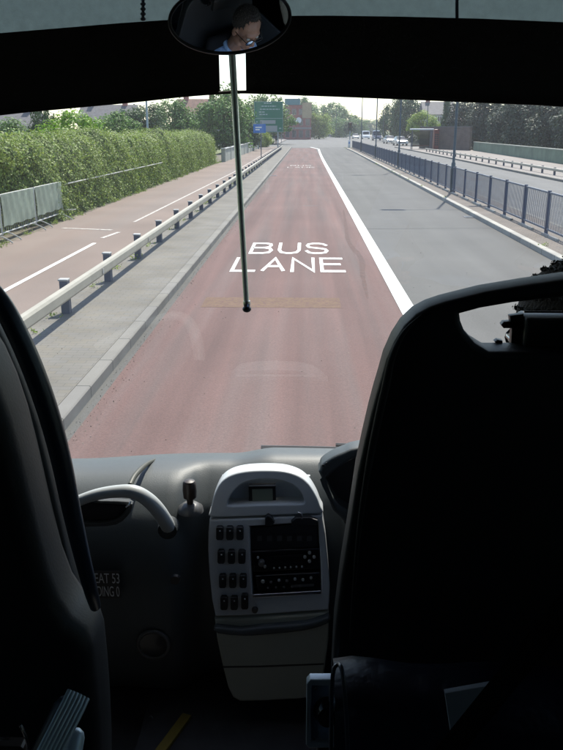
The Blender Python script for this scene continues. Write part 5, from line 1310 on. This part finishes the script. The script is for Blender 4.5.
bm = new(); rbox(bm, (UO.x - .28, .80, 1.25), (UO.x + .26, 1.20, 1.37), .04, 3); spart(obj('seat_cushion', bm, M['seatf'], None, 50), gs, UO)
bm = new(); tube(bm, [(UO.x, 1.0, .90), (UO.x, 1.0, 1.25)], .06, 16); spart(obj('pedestal', bm, M['blackp'], None, 50), gs, UO)
# ribbed armrest end and pale pad at the lower left
ar = empty('armrest', tuple(P(60, 740, .55)), label='ribbed pale grey armrest end sticking up at the bottom left', cat='armrest'); AO = Vector(ar.location)
ap, bp_ = P(38, 775, .53), P(73, 706, .56); d = (bp_ - ap).normalized(); sv = d.cross(Vector((0, 1, 0))).normalized()
def capsule(nm, a, b, r, flat, m):
    bm = new(); pts = [a, a.lerp(b, .5), b, b + (b - a).normalized() * r * .55, b + (b - a).normalized() * r * .9]; tube(bm, pts, [r, r, r, r * .8, r * .35], 18)
    return spart(obj(nm, bm, m, None, 60), ar, AO)
capsule('arm_pad', P(34, 775, .555), P(66, 708, .58), .0115, 1, M['navycloth'])
for k in range(6):
    o_ = sv * (k - 2.5) * .0033; bm = new(); tube(bm, [ap + o_, bp_ + o_ + d * (.004 - .0012 * abs(k - 2.5)), bp_ + o_ + d * .006 + Vector((0, .006, 0))], .0023, 8); spart(obj('rib', bm, M['ribs'], None, 60), ar, AO)
capsule('lower_pad', P(66, 790, .575), P(75, 737, .60), .0088, 1, M['ribs'])
bm = new(); tube(bm, smooth_path([P(20, 725, .56), P(25, 735, .56), P(28, 748, .56), P(29, 765, .56)]), .0014, 6); tube(bm, [P(-12, 739, .56), P(10, 739.5, .56)], .0012, 6); spart(obj('buckle_edge', bm, M['chrome'], None, 60), ar, AO)
bm = new(); rbox(bm, tuple(P(-14, 760, .57)), tuple(P(24, 744, .575) + Vector((0, .01, 0))), .002, 1); spart(obj('buckle', bm, M['brown'], None), ar, AO)

# ------------------------------------------------------------------ air
bm = new(); box(bm, (-300, -20, -1.1), (300, 540, 30)); hz = obj('haze', bm, None); tag(hz, kind='stuff')
hm = bpy.data.materials.new('haze'); hm.use_nodes = True; n = hm.node_tree; n.nodes.clear(); oo = n.nodes.new('ShaderNodeOutputMaterial'); pv = n.nodes.new('ShaderNodeVolumePrincipled')
pv.inputs['Color'].default_value = (.88, .92, 1, 1); pv.inputs['Density'].default_value = .0004; pv.inputs['Anisotropy'].default_value = .3
n.links.new(pv.outputs[0], oo.inputs['Volume']); hz.data.materials.append(hm)

# ------------------------------------------------------------------ light
EL, AZ = 56, 14           # degrees; azimuth to the right of straight ahead
w = bpy.data.worlds.new('World'); S.world = w; w.use_nodes = True; n = w.node_tree
bg = n.nodes['Background']; sk = n.nodes.new('ShaderNodeTexSky'); sk.sky_type = 'NISHITA'; sk.sun_disc = False
sk.sun_elevation = R(EL); sk.sun_rotation = R(AZ); sk.air_density = 1.0; sk.dust_density = .8; sk.ozone_density = 1.0
n.links.new(sk.outputs[0], bg.inputs['Color']); bg.inputs['Strength'].default_value = .15
sl = bpy.data.lights.new('sun', 'SUN'); sl.energy = 4.4; sl.angle = R(.55); sl.color = (1, .94, .85)
so = bpy.data.objects.new('sun', sl); C.objects.link(so)
v = Vector((math.sin(R(AZ)) * math.cos(R(EL)), math.cos(R(AZ)) * math.cos(R(EL)), math.sin(R(EL))))
so.rotation_euler = (-v).to_track_quat('-Z', 'Y').to_euler()
S.view_settings.view_transform = 'Standard'; S.view_settings.look = 'None'; S.view_settings.gamma = 1; S.view_settings.exposure = .9
S.cycles.max_bounces = 8; S.cycles.transparent_max_bounces = 16; S.cycles.volume_bounces = 0
